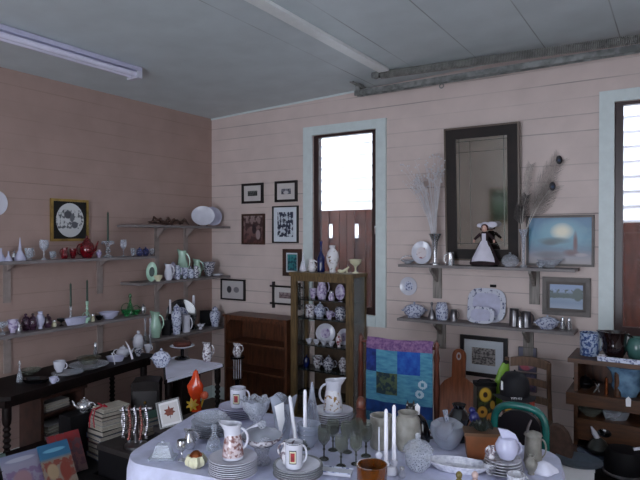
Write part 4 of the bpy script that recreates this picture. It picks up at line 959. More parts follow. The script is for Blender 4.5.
thing('iron_stand', 'narrow black iron stand with white bars between desk and bookcase', 'stand', (1.02, -.80, 0), [P('top', G().lathe([(0, .66), (.06, .66), (.06, .675), (0, .675)], 16), blackgl), P('bars', g, bone), P('column', G().lathe([(0, 0), (.07, 0), (.07, .03), (.02, .05), (.02, .48), (.045, .50), (0, .50)], 16), blackgl)], rz=YAW)
put(jug, (Vector((1.02, -.80, .6755)), .0084), 11, 12, greychina, 'white_jug', 'small grey-white jug on top of the iron stand', 'jug')
# ------------------------------------------------------------------ on and in the display cabinet
def CT(px, y=-.15): return BW(px, y-.0, CH+e)
put(vase, CT(303), 8, 19, bone, 'bell_vase', 'slender white bell vase at the left of the display cabinet top', 'vase', shape='bell')
put(jug, CT(312), 11, 12, florchina, 'white_jug', 'small white jug between the bell vase and the blue bottle', 'jug')
put(vase, CT(321), 8, 31, cobalt, 'blue_bottle', 'tall cobalt blue bottle on the display cabinet', 'bottle', shape='bottle')
put(vase, CT(332.5), 13, 27, florchina, 'floral_vase', 'white floral ovoid vase in the middle of the display cabinet top', 'vase', shape='ovoid')
loc, s = CT(343)
thing('china_slipper', 'small cream china slipper right of the floral vase', 'slipper', loc, [P('china_slipper', G().tube([(-.045, 0, .022), (-.03, 0, .016), (0, 0, .012), (.03, 0, .03), (.05, 0, .052)], [.006, .015, .012, .011, .007], 8).box((.028, -.006, 0), (.038, .006, .03)).box((-.03, -.01, 0), (.0, .01, .006)), cream)], rz=YAW)
put(compote, CT(355.5), 13, 14, cream, 'cream_compote', 'cream footed compote at the right end of the display cabinet top', 'compote')
def CI(px, k, y=-.15): return BW(px, y, CS[k]+e)
put(cup, CI(313, 4), 9, 10, pinkchina, 'lilac_cup', 'lilac cup at the left of the top cabinet shelf', 'cup')
put(jug, CI(322, 4), 14, 20, pinkchina, 'lilac_jug', 'lilac jug in the middle of the top cabinet shelf', 'jug')
loc, s = CI(340, 4, -.13); thing('lilac_plate', 'lilac plate standing at the right of the top cabinet shelf', 'plate', loc, upright_plate(.068, pinkchina, None, .6), rz=YAW)
put(shaker, CI(331.5, 4, -.19), 7, 10, pinkchina, 'lilac_shaker', 'lilac shaker between jug and plate on the top cabinet shelf', 'shaker')
put(mug, CI(310, 3), 11, 12, greychina, 'patterned_mug', 'patterned mug at the left of the second cabinet shelf', 'mug')
put(teapot, CI(320, 3, -.11), 18, 15, bluechina, 'patterned_teapot', 'blue-patterned teapot in the middle of the second cabinet shelf', 'teapot')
put(cup, CI(329.5, 3, -.20), 9, 8, pinkchina, 'patterned_cup', 'lilac cup in front of the teapot on the second cabinet shelf', 'cup')
put(vase, CI(340.5, 3), 12, 12, darkchina, 'patterned_pot', 'round dark-patterned pot at the right of the second cabinet shelf', 'pot', shape='crock')
loc, s = CI(325.5, 2, -.09); thing('lilac_dinner_plate', 'large lilac-rimmed plate standing on the third cabinet shelf', 'plate', loc, upright_plate(.085, bone, pinkchina), rz=YAW)
loc, s = CI(345, 2, -.09); thing('lilac_dinner_plate', 'second standing plate half behind the right stile on the third cabinet shelf', 'plate', loc+Vector((-.01, 0, 0)), upright_plate(.07, bone, pinkchina, .8), rz=YAW)
for i, px in enumerate((309, 316.5, 324, 331.5)):
    put(bowl, CI(px, 2, -.195), 7, 4.5, bone, 'tiny_bowl', '%s tiny white bowl in the row of four before the standing plates' % ('leftmost', 'second', 'third', 'rightmost')[i], 'bowl', group='tiny bowls on the third cabinet shelf')
put(vase, CI(339, 2, -.195), 7, 13, redchina, 'red_figurine_vase', 'small red and white vase on the third cabinet shelf', 'vase', shape='ovoid')
put(jar, CI(306.5, 1), 7, 12, cobalt, 'navy_jar', 'dark navy jar at the left of the fourth cabinet shelf', 'jar')
put(cup, CI(317.5, 1), 12, 12, greychina, 'grey_print_cup', 'grey-printed cup on the fourth cabinet shelf', 'cup')
put(teapot, CI(328.5, 1), 18, 15, darkchina, 'dark_print_teapot', 'dark-printed teapot on the fourth cabinet shelf', 'teapot')
put(vase, CI(343, 1), 9, 15, greychina, 'grey_print_jar', 'grey-printed jar at the right of the fourth cabinet shelf', 'jar', shape='ginger')
# ------------------------------------------------------------------ back-wall shelves
def U_(px, y=-.10): return BW(px, y, ZU+e)
def W_(px, y=-.10): return BW(px, y, ZL+e)
put(basket, U_(408), 16, 8, glass, 'glass_basket', 'clear glass dish at the left end of the shelf under the mirror', 'dish')
loc, s = U_(421.5, -.07); thing('red_print_plate', 'red-printed white plate standing behind the fluted silver vase', 'plate', loc, upright_plate(.092, bone, redchina, .85), rz=YAW-.2)
put(vase, U_(435, -.12), 13, 31, silver, 'fluted_vase', 'tall fluted silver vase holding white dried branches', 'vase', shape='flute')
loc, s = U_(435, -.12)
g = G(); rnd = random.Random(3)
for k in range(34):
    ax_ = rnd.uniform(-.25, .08); h_ = rnd.uniform(.46, .72)*(1-.5*abs(ax_)); b_ = rnd.uniform(-.04, .02)
    pts = [(ax_*.08, b_*.1, .20), (ax_*.25, b_*.4, .20+h_*.35), (ax_*.6, b_, .20+h_*.7), (ax_, b_*1.2, .16+h_)]
    g.tube(pts, [.0022, .0022, .0018, .001], 4)
    for q in range(5):
        f = rnd.uniform(.55, 1); c = Vector(pts[2]).lerp(Vector(pts[3]), (f-.55)/.45); d_ = Vector((rnd.uniform(-.035, .035), rnd.uniform(-.01, .01), rnd.uniform(-.005, .045)))
        g.tube([c, c+d_], .001, 3); g.ball(tuple(c+d_), rnd.uniform(.004, .008), 6)
thing('dried_branches', 'spray of white dried branches in the fluted silver vase', 'dried branches', loc, [P('dried_branches', g, M('white_dried_branch', (214, 210, 214), .9, var=.05))], rz=YAW*.5, kind='stuff')
put(tankard, U_(450.5, -.12), 11, 13, silver, 'silver_tankard', 'silver tankard on the shelf left of the doll', 'tankard', rz=LEFTH)
# doll
loc, s = U_(484.5, -.115)
dk = M('doll_dark_velvet', (46, 22, 28), .8, var=.3); wl = M('doll_white_cotton', (222, 218, 232), .8, var=.04); skin = M('doll_porcelain', (226, 182, 166), .4); hair = M('doll_auburn_hair', (84, 34, 28), .7, var=.3, scale=60)
Hd = .33
sk = G().lathe([(0, 0), (.100, 0), (.104, .012), (.086, .06), (.046, .15), (.024, .185), (0, .19)], 24, fn=lambda a, r, z: (r*(1+.05*cos(9*a)*(r/.09)), z), sy=.75)
apn = G(); av = []
for z_, r_ in ((.034, .100), (.064, .093), (.105, .071), (.148, .049), (.186, .028)):
    for k in range(9):
        a = -pi/2-.95+1.9*k/8; av.append((r_*1.03*cos(a), r_*.80*sin(a)-.002, z_+.006*cos((k-4)*.5)))
apn.add(av, [(q*9+k, q*9+k+1, (q+1)*9+k+1, (q+1)*9+k) for q in range(4) for k in range(8)])
bod = G().lathe([(0, .175), (.022, .178), (.030, .21), (.033, .235), (.022, .252), (0, .255)], 16, sy=.7)
bib = G().box((-.014, -.027, .185), (.014, -.020, .24))
head = G().ball((0, -.004, .278), .024, 16, sx=.88, sz=1.12).ball((0, -.0275, .275), .0035, 6).lathe([(0, .24), (.009, .24), (.009, .262), (0, .262)], 10)
eye = M('doll_eye', (30, 26, 40), .3); lipm = M('doll_lips', (170, 50, 56), .4)
hr = G().ball((0, .004, .285), .026, 14, sx=1.02).ball((-.022, 0, .272), .010, 8).ball((.022, 0, .272), .010, 8)
hat = G().ball((0, .020, .296), .036, 16, sx=1.05, sy=.6, sz=.85)
hat.ball((.050, .016, .306), .030, 12, sx=1.3, sy=.5, sz=.75).ball((-.040, .014, .300), .020, 10, sy=.6, sz=.8)
def arm(sg):
    return G().tube([(sg*.028, 0, .238), (sg*.050, -.006, .218), (sg*.070, -.014, .196)], [.012, .011, .009], 8)
def hand(sg):
    h = G().ball((sg*.052, -.021, .180), .0065, 8)
    for q in range(4): h.tube([(sg*(.048+.003*q), -.022, .178), (sg*(.048+.003*q), -.025, .168+.001*(q in (0, 3))), (sg*(.047+.003*q), -.029, .163)], [.0016, .0014, .001], 5)
    h.tube([(sg*.047, -.023, .181), (sg*.043, -.028, .176)], [.0018, .0012], 5); return h.xf(T(sg*.020, .004, .009))
stn = G().lathe([(0, -.0), (.096, -.0), (.096, .010), (0, .010)], 24, sy=.8)
parts = [P('stand', stn, black), P('skirt', sk.xf(T(0, 0, .010)), dk), P('apron', apn, wl), P('bodice', bod, dk, [P('bib', bib, wl)]),
         P('head', head, skin, [P('hair', hr, hair), P('bonnet', hat, wl), P('eye', G().ball((-.008, -.0245, .282), .003, 6), eye), P('eye', G().ball((.008, -.0245, .282), .003, 6), eye), P('mouth', G().ball((0, -.0255, .266), .0032, 6, sx=1.4, sz=.5), lipm)]),
         P('sleeve', arm(-1), dk, [P('hand', hand(-1), skin)]), P('sleeve', arm(1), dk, [P('hand', hand(1), skin)])]
o = thing('porcelain_doll', 'porcelain doll in a dark dress, white apron and bonnet before the mirror', 'doll', loc, parts, rz=YAW*.4-.15)
put(jar, U_(510, -.12), 17, 15, crystal, 'crystal_sugar_bowl', 'lidded crystal bowl right of the doll', 'bowl')
put(vase, U_(523.5, -.12), 9, 38, crystal, 'tall_crystal_vase', 'tall thin crystal vase holding peacock feathers', 'vase', shape='flute')
# peacock feathers
loc, s = U_(523.5, -.12)
fb = M('peacock_barbs', (156, 148, 142), .8, var=.3, scale=60); fbd = M('dark_barbs', (96, 90, 88), .8, var=.3, scale=60)
ey = M('peacock_eye', (30, 26, 34), .5)
def feather(tx, ty, tz, bend, lab, big=True, bm_=fb):
    p0 = Vector((0, 0, .20)); p2 = Vector((tx, ty, tz)); p1 = (p0+p2)/2+Vector((bend, 0, .04))
    q = lambda t: p0*(1-t)**2+p1*2*t*(1-t)+p2*t*t
    sh = G().tube([q(t/12) for t in range(13)], [.0022]*6+[.0014]*7, 5)
    b = G(); rn = random.Random(int(tx*1000)+int(tz*1000))
    for k in range(64):
        t = .36+.64*k/64; c = q(t); d = (q(min(1, t+.02))-q(t-.02)).normalized(); n = Vector((d.z, 0, -d.x))
        for sg in (-1, 1):
            L_ = (.085 if big else .045)*(1.15-.55*t)*rn.uniform(.7, 1.15)
            b.tube([c, c+n*sg*L_*.6+d*L_*.5, c+n*sg*L_+d*L_*1.1], [.0011, .0009, .0004], 3)
    ps = [P('shaft', sh, M('feather_shaft', (196, 190, 182), .6)), P('barbs', b, bm_)]
    if big:
        e_ = G().ball(tuple(p2+Vector((0, -.004, 0))), .025, 12, sx=.85, sy=.2, sz=1.25); ps.append(P('eye_spot', e_, ey, [P('eye_centre', G().ball(tuple(p2+Vector((0, -.0085, -.003))), .010, 10, sy=.2), M('peacock_blue', (36, 60, 92), .4))]))
    thing('peacock_feather', lab, 'feather', loc+Vector((0, 0, .01)), ps, rz=.35)
feather(.235, 0, .745, -.03, 'peacock feather with the highest, rightmost eye')
feather(.19, -.01, .56, -.02, 'peacock feather whose eye hangs lower, just above the sea painting')
feather(.02, -.005, .50, -.03, 'dark narrow feather standing close to the mirror frame', False, fbd)
feather(.05, .01, .72, -.04, 'pale wispy feather rising straight beside the mirror', False)
feather(-.02, .0, .42, -.02, 'short dark feather low beside the mirror edge', False, fbd)
loc, s = U_(550, -.11)
thing('crystal_boat', 'crystal boat-shaped dish in front of the sea painting', 'dish', loc, [P('bowl', G().lathe([(0, 0), (.03, 0), (.035, .01), (.07, .03), (.09, .05), (.086, .05), (.06, .03), (0, .015)], 30, sy=.5, fn=lambda a, r, z: (r*(1+.04*cos(10*a)), z+.012*abs(cos(a))*(z/.05))), crystal)], rz=YAW)
put(bowl, U_(541, -.16), 9, 6, glass, 'glass_dish', 'small clear dish beside the crystal boat', 'dish')
# lower back-wall shelf
put(tureen, W_(414.5), 25, 16, bluechina, 'blue_casserole', 'blue and white covered dish at the left end of the tankard shelf', 'casserole')
put(bottle, W_(432), 8, 17, pewter, 'silver_pepper_pot', 'slim dark pewter pot left of the blue and white jar', 'pot', sm=pewter)
put(vase, W_(442), 13, 17, bluechina, 'blue_jar', 'squat blue and white jar over the shelf bracket', 'jar', shape='crock')
put(tankard, W_(454), 9, 11, pewter, 'pewter_cup', 'small pewter cup left of the standing platters', 'cup')
loc, s = W_(486, -.05); 
def oplat(hx_, hz_, m, c):
    pl = [(hx_*(abs(cos(a))**.6)*(1 if cos(a) > 0 else -1), hz_*(abs(sin(a))**.6)*(1 if sin(a) > 0 else -1)) for a in [2*pi*k/36 for k in range(36)]]
    g = G().ext([(x, z+hz_) for x, z in pl], -.010, 0); g2 = G().ext([(x*.72, z*.70+hz_) for x, z in pl], -.0125, -.0095); mt = Matrix.Rotation(R(-10), 4, 'X'); g.xf(mt); g2.xf(mt)
    return [P('body', g, m), P('centre', g2, c)]
rimp = M('blue_sprigged_rim', (206, 208, 222), .2, scale=40, c2=(92, 98, 132), thr=(.36, .44), coat=.3)
thing('large_platter', 'large white platter with sprigged rim standing at the back of the tankard shelf', 'platter', loc, oplat(.143, .128, rimp, lavend))
loc, s = W_(480.5, -.13); thing('small_platter', 'smaller plain white platter standing in front of the large one', 'platter', loc, oplat(.10, .062, rimp, lavend))
thing('plate_hanger', 'small dark hook at the top edge of the large platter', 'hook', BW(493.5, -.002, ZL+.262)[0], [P('plate_hanger', G().box((-.022, -.012, 0), (.022, 0, .02)), black)])
for i, px in enumerate((514.5, 526.5)):
    put(tankard, W_(px), 13, (17, 15)[i], pewter, 'pewter_tankard', ('taller pewter tankard just right of the platters', 'second pewter tankard, beside the blue and white tureen')[i], 'tankard', rz=(LEFTH if 0 else YAW))
put(tankard, W_(520.3, -.15), 6, 11, silver, 'pewter_measure', 'narrow pewter measure between the two tankards', 'measure')
put(tureen, W_(547.5, -.11), 27, 14, bluechina, 'blue_tureen', 'blue and white oval tureen at the right of the tankard shelf', 'tureen')
put(shaker, W_(563), 6, 13, silver, 'silver_shaker', 'left silver shaker at the right end of the tankard shelf', 'shaker')
put(shaker, W_(569.5), 6, 13, silver, 'silver_shaker', 'right silver shaker at the very end of the tankard shelf', 'shaker')
# ------------------------------------------------------------------ long table ware
def Q(px, py): return TP(px, py, TT)
def at(px, py, dz=0):
    loc, s = TP(px, py, TT); return loc+Vector((0, 0, dz)), s
def plates(px, py, wpx, n, th, m, lab, group, rim=None):
    loc, s = at(px, py); z = 0
    for i in range(n):
        thing('dinner_plate', lab(i, n), 'plate', loc+Vector((0, 0, z)), plate(wpx*s/2*(1-.012*((i*5) % 3)), th, m, rim), group=group); z += th*.5 if i < n-1 else th*.45
    return loc, s, z
# butter dish
loc, s = at(163, 458)
thing('butter_dish', 'clear glass covered butter dish at the near left corner of the table', 'dish', loc, [P('base', G().box((-13*s, -8*s, 0), (13*s, 8*s, .008)), glass), P('cover', G().add([(-10*s, -6*s, .009), (10*s, -6*s, .009), (10*s, 6*s, .009), (-10*s, 6*s, .009), (-6*s, -4*s, 14*s), (6*s, -4*s, 14*s), (6*s, 4*s, 14*s), (-6*s, 4*s, 14*s)], [(4, 5, 6, 7), (0, 1, 5, 4), (1, 2, 6, 5), (2, 3, 7, 6), (3, 0, 4, 7)]), glass, [P('knob', G().ball((0, 0, 16*s), 2*s, 8), glass)])], rz=YAW)
put(jug, at(190, 448), 16, 18, silver, 'silver_creamer', 'silver creamer behind the cream shell bowl', 'creamer')
put(goblet, at(182, 460), 11, 20, silver, 'silver_goblet', 'silver goblet left of the cream shell bowl', 'goblet')
loc, s = at(196, 467)
def shell(a, r, z): return r*(1+.10*cos(9*a)), z
thing('shell_bowl', 'cream ribbed shell bowl with a coppery top near the front left', 'bowl', loc, [P('bowl', G().lathe([(0, 0), (5*s, 0), (10*s, 4*s), (10.5*s, 8*s), (8*s, 12*s), (7*s, 12*s), (8*s, 7*s), (0, 3*s)], 36, fn=shell), cream), P('filling', G().lathe([(0, 9*s), (7.2*s, 10*s), (6*s, 13*s), (3*s, 16*s), (0, 16.5*s)], 14), copper)])
# glass plates with a cut bowl
loc, s, z = plates(211, 436, 39, 7, .018, glass, lambda i, n: ol(i, n, 'clear glass plate', 'the tall stack at the table\'s left'), 'stack of clear glass plates')
thing('cut_glass_bowl', 'shallow cut-glass bowl with fan pattern on the stack of glass plates', 'bowl', loc+Vector((0, 0, z+.004)), lobed(16.5*s, 6*s, crystal, 10))
put(bottle, at(214, 449), 16, 25, glass, 'glass_decanter', 'small clear glass decanter in front of the stack of glass plates', 'decanter')
# plates and printed pitcher
loc, s, z = plates(233, 474, 49, 8, .015, bone, lambda i, n: ol(i, n, 'white plate', 'the stack under the brown-printed pitcher'), 'white plates under the printed pitcher', rim=None)
brownprint = M('brown_transfer_print', (206, 190, 194), .22, scale=70, c2=(126, 86, 84), thr=(.42, .56), coat=.3)
thing('printed_pitcher', 'white pitcher with brown printed scene standing on the white plate stack', 'pitcher', loc+Vector((0, 0, z+.004)), pitcher(10.5*s, 34*s, bone, brownprint), rz=YAW)
# blue plates and rose mug
loc, s, z = plates(238, 416, 39, 5, .018, lavend, lambda i, n: ol(i, n, 'pale blue-white plate', 'the stack under the far mug'), 'pale plates under the far mug')
rosem = M('red_flower_panel', (176, 40, 50), .4, scale=60, c2=(120, 30, 40))
panelb = M('dark_panel_border', (40, 48, 60), .4)
def rosemug(r, h):
    rr = r*.82; p = mug(r, h, bone)
    def patch(a0, a1, z0, z1, rad):
        g = G(); n = 6; vs = []
        for k in range(n+1):
            a = a0+(a1-a0)*k/n
            for z_ in (z0, z1): vs.append((rad*cos(a), rad*sin(a), z_))
        g.add(vs, [(2*k, 2*k+2, 2*k+3, 2*k+1) for k in range(n)]); return g
    p.append(P('flower_panel', patch(-2.1, -1.25, h*.22, h*.75, rr*1.015), panelb, [P('panel_ground', patch(-2.03, -1.32, h*.26, h*.71, rr*1.03), cream), P('flower', patch(-1.93, -1.45, h*.32, h*.66, rr*1.045), rosem)]))
    p.append(P('rim_line', G().lathe([(rr*1.0, h*.95), (rr*1.012, h*.965), (rr*1.0, h*.98)], 24), panelb))
    return p
thing('flower_mug', 'white mug with a red flower panel on the far stack of pale plates', 'mug', loc+Vector((0, 0, z+.004)), rosemug(9.5*s, 19*s), rz=YAW)
loc, s = at(256, 428)
thing('crystal_bowl', 'footed cut-crystal bowl with scalloped rim right of the far mug', 'bowl', loc, [P('bowl', lobed(15*s, 20*s, crystal, 8, .08)[0][1].xf(Matrix.Translation((0, 0, 9*s))), crystal), P('foot', G().lathe([(0, 0), (9*s, 0), (7*s, 1.5*s), (2.5*s, 4*s), (3*s, 9*s), (0, 9.5*s)], 16), crystal)])
loc, s = at(248, 442)
thing('white_ladle', 'long white-handled ladle resting across the covered dish', 'ladle', loc, [P('handle', G().tube([(-14*s, -6*s, 4*s), (0, 0, 12*s), (13*s, 3*s, 18*s)], [1.5*s, 1.6*s, 2.2*s], 8), bone), P('scoop', G().ball((-16*s, -7*s, 4.5*s), 4*s, 10, sz=.6), bone)], rz=YAW)
# covered dish on crystal foot
loc, s = at(262, 463)
thing('covered_cake_dish', 'wide white covered dish with dark sprigs on a cut-crystal foot', 'dish', loc, [P('foot', G().lathe([(0, 0), (9*s, 0), (9*s, 2*s), (6*s, 8*s), (8*s, 16*s), (12*s, 19*s), (0, 19*s)], 20, fn=lambda a, r, z: (r*(1+.05*cos(8*a)), z)), crystal),
      P('dish', G().lathe([(0, 19*s), (12*s, 19*s), (20*s, 25*s), (21*s, 28*s), (0, 28*s)], 28), greychina), P('lid', G().lathe([(20*s, 28.3*s), (17*s, 31*s), (9*s, 34*s), (0, 35*s)], 28), frost, [P('knob', G().lathe([(0, 35*s), (3*s, 35*s), (4.5*s, 39*s), (3*s, 42*s), (0, 43*s)], 12), crystal)])])
# white lace bag-like vase
loc, s = at(283, 440)
thing('handkerchief_vase', 'tall white folded-rim glass vase behind the two near candles', 'vase', loc, [P('handkerchief_vase', G().lathe([(0, 0), (6*s, 0), (7*s, 8*s), (10*s, 26*s), (13*s, 42*s), (12*s, 42*s), (9*s, 26*s), (0, 4*s)], 32, sy=.7, fn=lambda a, r, z: (r*(1+.10*cos(5*a)*z/(42*s)), z+4*s*cos(3*a+.5)*(z/(42*s))**3)), frost), ], rz=YAW)
thing('paper_bag', 'white paper slip hanging from the folded-rim vase', 'paper', loc+Vector((0, -.02, 0)), [P('paper_bag', G().ext([(-5*s, 38*s), (4*s, 42*s), (5*s, 24*s), (2*s, 12*s), (0, 12*s)], -10*s, -9.4*s), tagm)], rz=YAW)
def cnd(px, py, wpx, hh, cw, ch, hm, hl, cl, tilt=None):
    a = at(px, py); put(holder, a, wpx, hh, hm, 'candlestick', hl, 'candlestick')
    loc, s = a; thing('taper_candle', cl, 'candle', loc+Vector((0, 0, hh*s+.002)), candle(cw*s/2, ch*s, whitewax), rot=tilt)
cnd(296, 452, 12, 9, 4, 46, smoke, 'small dark candle holder under the leaning white candle', 'white candle leaning to the left behind the mugs', (R(-2), R(-11), 0))
cnd(305, 449, 11, 9, 4, 50, smoke, 'small dark candle holder under the upright white candle', 'upright white candle behind the mugs')
put(vase, at(312, 430), 18, 48, frost, 'glass_cone', 'tall clear glass cone behind the upright candle', 'vase', shape='cone')
for i in range(3):
    loc, s = at(309, 446, i*.018); thing('glass_bowl', ol(i, 3, 'frosted glass bowl', 'the three nested behind the candles'), 'bowl', loc, bowl(12*s, 14*s, frost), group='nested frosted bowls')
# plates with two mugs
loc, s, z = plates(298, 476, 50, 5, .016, bone, lambda i, n: ol(i, n, 'dark-rimmed white plate', 'the stack under the two flower mugs'), 'dark-rimmed plates under the mugs', rim=smoke)
ux, uy = cos(YAW), sin(YAW)
thing('flower_mug', 'white mug with a red flower panel nearest the camera', 'mug', loc+Vector((-.004*ux+.02*uy*.2, -.004*uy-.022, z+.004)), rosemug(10.5*s, 25*s), rz=LEFTH-0.0)
bpy.data.objects['flower_mug.001'].rotation_euler[2] = YAW
thing('white_creamer', 'white creamer tucked behind the nearest flower mug', 'creamer', loc+Vector((-13*s*ux-.0, -13*s*uy+.018, z+.004)), jug(9.5*s, 22*s, greychina), rz=LEFTH)
# floral pitcher on stack
loc, s, z = plates(333, 424, 41, 6, .02, bone, lambda i, n: ol(i, n, 'thick white plate', 'the stack under the autumn-flowered pitcher'), 'thick plates under the flowered pitcher')
autumn = M('autumn_flower_spray', (226, 224, 230), .2, scale=70, c2=(150, 110, 50), thr=(.38, .45), coat=.3)
thing('flowered_pitcher', 'white pitcher with autumn flower sprays on the far stack of thick plates', 'pitcher', loc+Vector((0, 0, z+.004)), pitcher(9.5*s, 31*s, bone, autumn), rz=LEFTH)
# smoky goblets
gpos = [(324, 459, 33, 'front-left'), (333, 450, 30, 'left rear'), (347, 452, 30, 'middle rear'), (341, 466, 31, 'front-middle'), (356, 464, 30, 'second from the right in front'), (366, 456, 32, 'rightmost'), (357, 446, 27, 'farthest')]
for i, (px, py, hh, w_) in enumerate(gpos):
    put(goblet, at(px, py), 13, hh, smoke, 'smoky_goblet', '%s of the seven smoky glass goblets' % w_, 'goblet', group='smoky goblets')
loc, s = at(336, 473)
thing('square_dish', 'flat white square dish with a blue line in front of the smoky goblets', 'dish', loc, [P('body', G().box((-16*s, -7*s, 0), (16*s, 7*s, .010)), bone), P('rim', G().box((-16*s, -7*s, .010), (16*s, -6.4*s, .014)).box((-16*s, 6.4*s, .010), (16*s, 7*s, .014)), bluechina)], rz=YAW-.25)
loc, s = at(372, 492)
thing('amber_bowl', 'dark amber glass bowl at the bottom edge of the picture', 'bowl', loc, [P('amber_bowl', G().lathe([(0, 0), (10*s, 0), (15*s, 10*s), (15.5*s, 28*s), (14.5*s, 28*s), (14*s, 12*s), (0, 4*s)], 24), amber)])
# two tall candles in a double holder
loc, s = at(390, 474)
thing('double_candle_holder', 'white china holder carrying two tall candles', 'candle holder', loc, [P('base', G().lathe([(0, 0), (8*s, 0), (8.5*s, 3*s), (6*s, 8*s), (0, 9*s)], 20, sy=.7), bone), P('socket', G().lathe([(0, 9*s), (3.4*s, 9*s), (3.4*s, 12*s), (0, 12*s)], 12, (-4*s, 0, 0)), bone), P('socket', G().lathe([(0, 9*s), (3.4*s, 9*s), (3.4*s, 14*s), (0, 14*s)], 12, (4*s, 0, 0)), bone)], rz=YAW)
thing('taper_candle', 'left of the two tall white candles in the double holder', 'candle', loc+Vector((-4*s*ux, -4*s*uy, 12*s+.001)), candle(2.2*s, 53*s, whitewax))
thing('taper_candle', 'right of the two tall white candles in the double holder', 'candle', loc+Vector((4*s*ux, 4*s*uy, 14*s+.001)), candle(2.2*s, 55*s, whitewax))
put(shaker, at(402, 477), 8, 11, silver, 'silver_shaker', 'low silver shaker beside the double candle holder', 'shaker')
# turned pepper mill, stoneware, decanter etc.
loc, s = at(361, 434)
thing('wooden_mill', 'tall turned red-brown wooden mill at the far edge of the table', 'mill', loc, [P('body', G().lathe([(0, 0), (6.5*s, 0), (6.5*s, 5*s), (5*s, 7*s), (5.5*s, 16*s), (4.3*s, 20*s), (5*s, 26*s), (0, 26*s)], 16), rk), P('head', G().lathe([(0, 26.3*s), (4.6*s, 26.5*s), (5*s, 32*s), (2.5*s, 37*s), (0, 38*s)], 16), rk)])
put(vase, at(381, 447), 22, 32, stone, 'stoneware_crock', 'left stoneware crock behind the tall candles', 'crock', shape='cyl')
put(vase, at(408, 449), 26, 37, stone, 'stoneware_crock', 'larger stoneware crock behind the cut-glass candy jar', 'crock', shape='crock')
loc, s = at(379, 459)
thing('white_spoon', 'white spoon leaning on the left stoneware crock', 'spoon', loc, [P('white_spoon', G().tube([(0, 0, 32*s), (0, 0, 14*s), (0, -.002, 8*s)], [.8*s, .8*s, 1.2*s], 6).ball((0, -.002, 4*s), 3.6*s, 10, sy=.4, sz=1.1), bone)], rz=YAW)
loc, s = at(418, 470)
thing('candy_jar', 'cut-glass covered candy jar in front of the larger crock', 'jar', loc, [P('body', G().lathe([(0, 0), (7*s, 0), (12*s, 6*s), (12.5*s, 13*s), (11*s, 18*s), (0, 18*s)], 30, fn=lambda a, r, z: (r*(1+.04*cos(15*a)), z)), crystal),
      P('lid', G().lathe([(14.5*s, 18.3*s), (15*s, 21*s), (9*s, 28*s), (2*s, 31*s), (0, 31*s)], 30, fn=lambda a, r, z: (r*(1+.05*cos(12*a)), z)), crystal, [P('knob', G().ball((0, 0, 34*s), 3*s, 10, sz=1.2), crystal)])])
# dark figure with tag
loc, s = at(421, 441)
cat = G().lathe([(0, 0), (9*s, 0), (9.5*s, 6*s), (7*s, 16*s), (4.5*s, 22*s), (0, 24*s)], 16, sy=.8)
cat.tube([(0, 0, 20*s), (-5*s, -2*s, 26*s), (-10*s, -3*s, 32*s)], [5*s, 4*s, 4*s], 10).ball((-11*s, -3*s, 34*s), 5*s, 12).tube([(7*s, 0, 3*s), (13*s, 0, 4*s), (15*s, -1*s, 12*s), (13*s, -2*s, 20*s)], [2*s, 1.8*s, 1.4*s, .8*s], 8)
ears = G()
for dx in (-3, 3): ears.lathe([(1.8*s, 0), (.9*s, 3*s), (0, 5*s)], 8, (-11*s+dx*s, -3*s, 37*s))
thing('cat_figurine', 'black cat-like figurine with a white tag at the quilt\'s lower corner', 'figurine', loc, [P('body', cat, blackgl), P('ears', ears, blackgl), P('price_tag', G().ext([(-7*s, 29*s), (-3*s, 29*s), (-2.5*s, 37*s), (-5*s, 40*s), (-7.5*s, 37*s)], -8.6*s, -8*s).tube([(-5*s, -8.3*s, 40*s), (-8*s, -4*s, 37*s)], .3*s, 5), tagm)], rz=YAW)
# frosted apple
loc, s = at(447, 447)
thing('frosted_apple_jar', 'large frosted glass jar shaped like an apple with a stalk', 'jar', loc, [P('body', G().lathe([(0, 0), (8*s, 0), (12*s, 4*s), (17*s, 16*s), (16*s, 23*s), (10*s, 27*s), (3*s, 25*s), (0, 25*s)], 24), frost), P('stalk', G().tube([(0, 0, 25*s), (-1*s, 0, 31*s), (-2*s, 0, 37*s)], [2*s, 2.2*s, 2.8*s], 8), frost)], rz=YAW)
loc, s = at(459, 441, 0)
thing('black_glass_vase', 'glossy black double-bodied vase behind the apple-shaped jar', 'vase', loc, [P('body', G().lathe([(0, 0), (7*s, 0), (10*s, 8*s), (8*s, 15*s), (11*s, 24*s), (7*s, 31*s), (5*s, 33*s), (7*s, 37*s), (0, 37*s)], 20), blackgl), P('handle', ear(9*s, 8*s, 26*s, 8*s, 2*s), blackgl)], rz=YAW)
# orange crock and its dark scroll top
loc, s = at(481, 456)
thing('wooden_planter', 'orange-brown square planter behind the white oval platter', 'planter', loc, [P('body', G().add([(-14*s, -9*s, 0), (14*s, -9*s, 0), (14*s, 9*s, 0), (-14*s, 9*s, 0), (-16*s, -10*s, 24*s), (16*s, -10*s, 24*s), (16*s, 10*s, 24*s), (-16*s, 10*s, 24*s)], [(3, 2, 1, 0), (4, 5, 6, 7), (0, 1, 5, 4), (1, 2, 6, 5), (2, 3, 7, 6), (3, 0, 4, 7)]), terra), P('rim', G().box((-17*s, -11*s, 23*s), (17*s, 11*s, 26*s)), M('planter_rim', (90, 62, 40), .5))], rz=YAW-.15)
g = G()
for k in range(14):
    a = k*2.4; g.tube([(3*s*cos(a), 3*s*sin(a), 0), (8*s*cos(a), 6*s*sin(a), 5*s+3*s*(k % 3)), (12*s*cos(a), 8*s*sin(a), 3*s+2*s*(k % 4))], [1.2*s, 1.6*s, .5*s], 5)
thing('dark_foliage', 'dark curled foliage filling the orange-brown planter', 'plant', loc+Vector((0, 0, 26*s)), [P('dark_foliage', g, M('dark_leaf', (26, 34, 28), .5, var=.3))], kind='stuff')
loc, s = at(474, 452, 27*TP(474, 452, TT)[1])
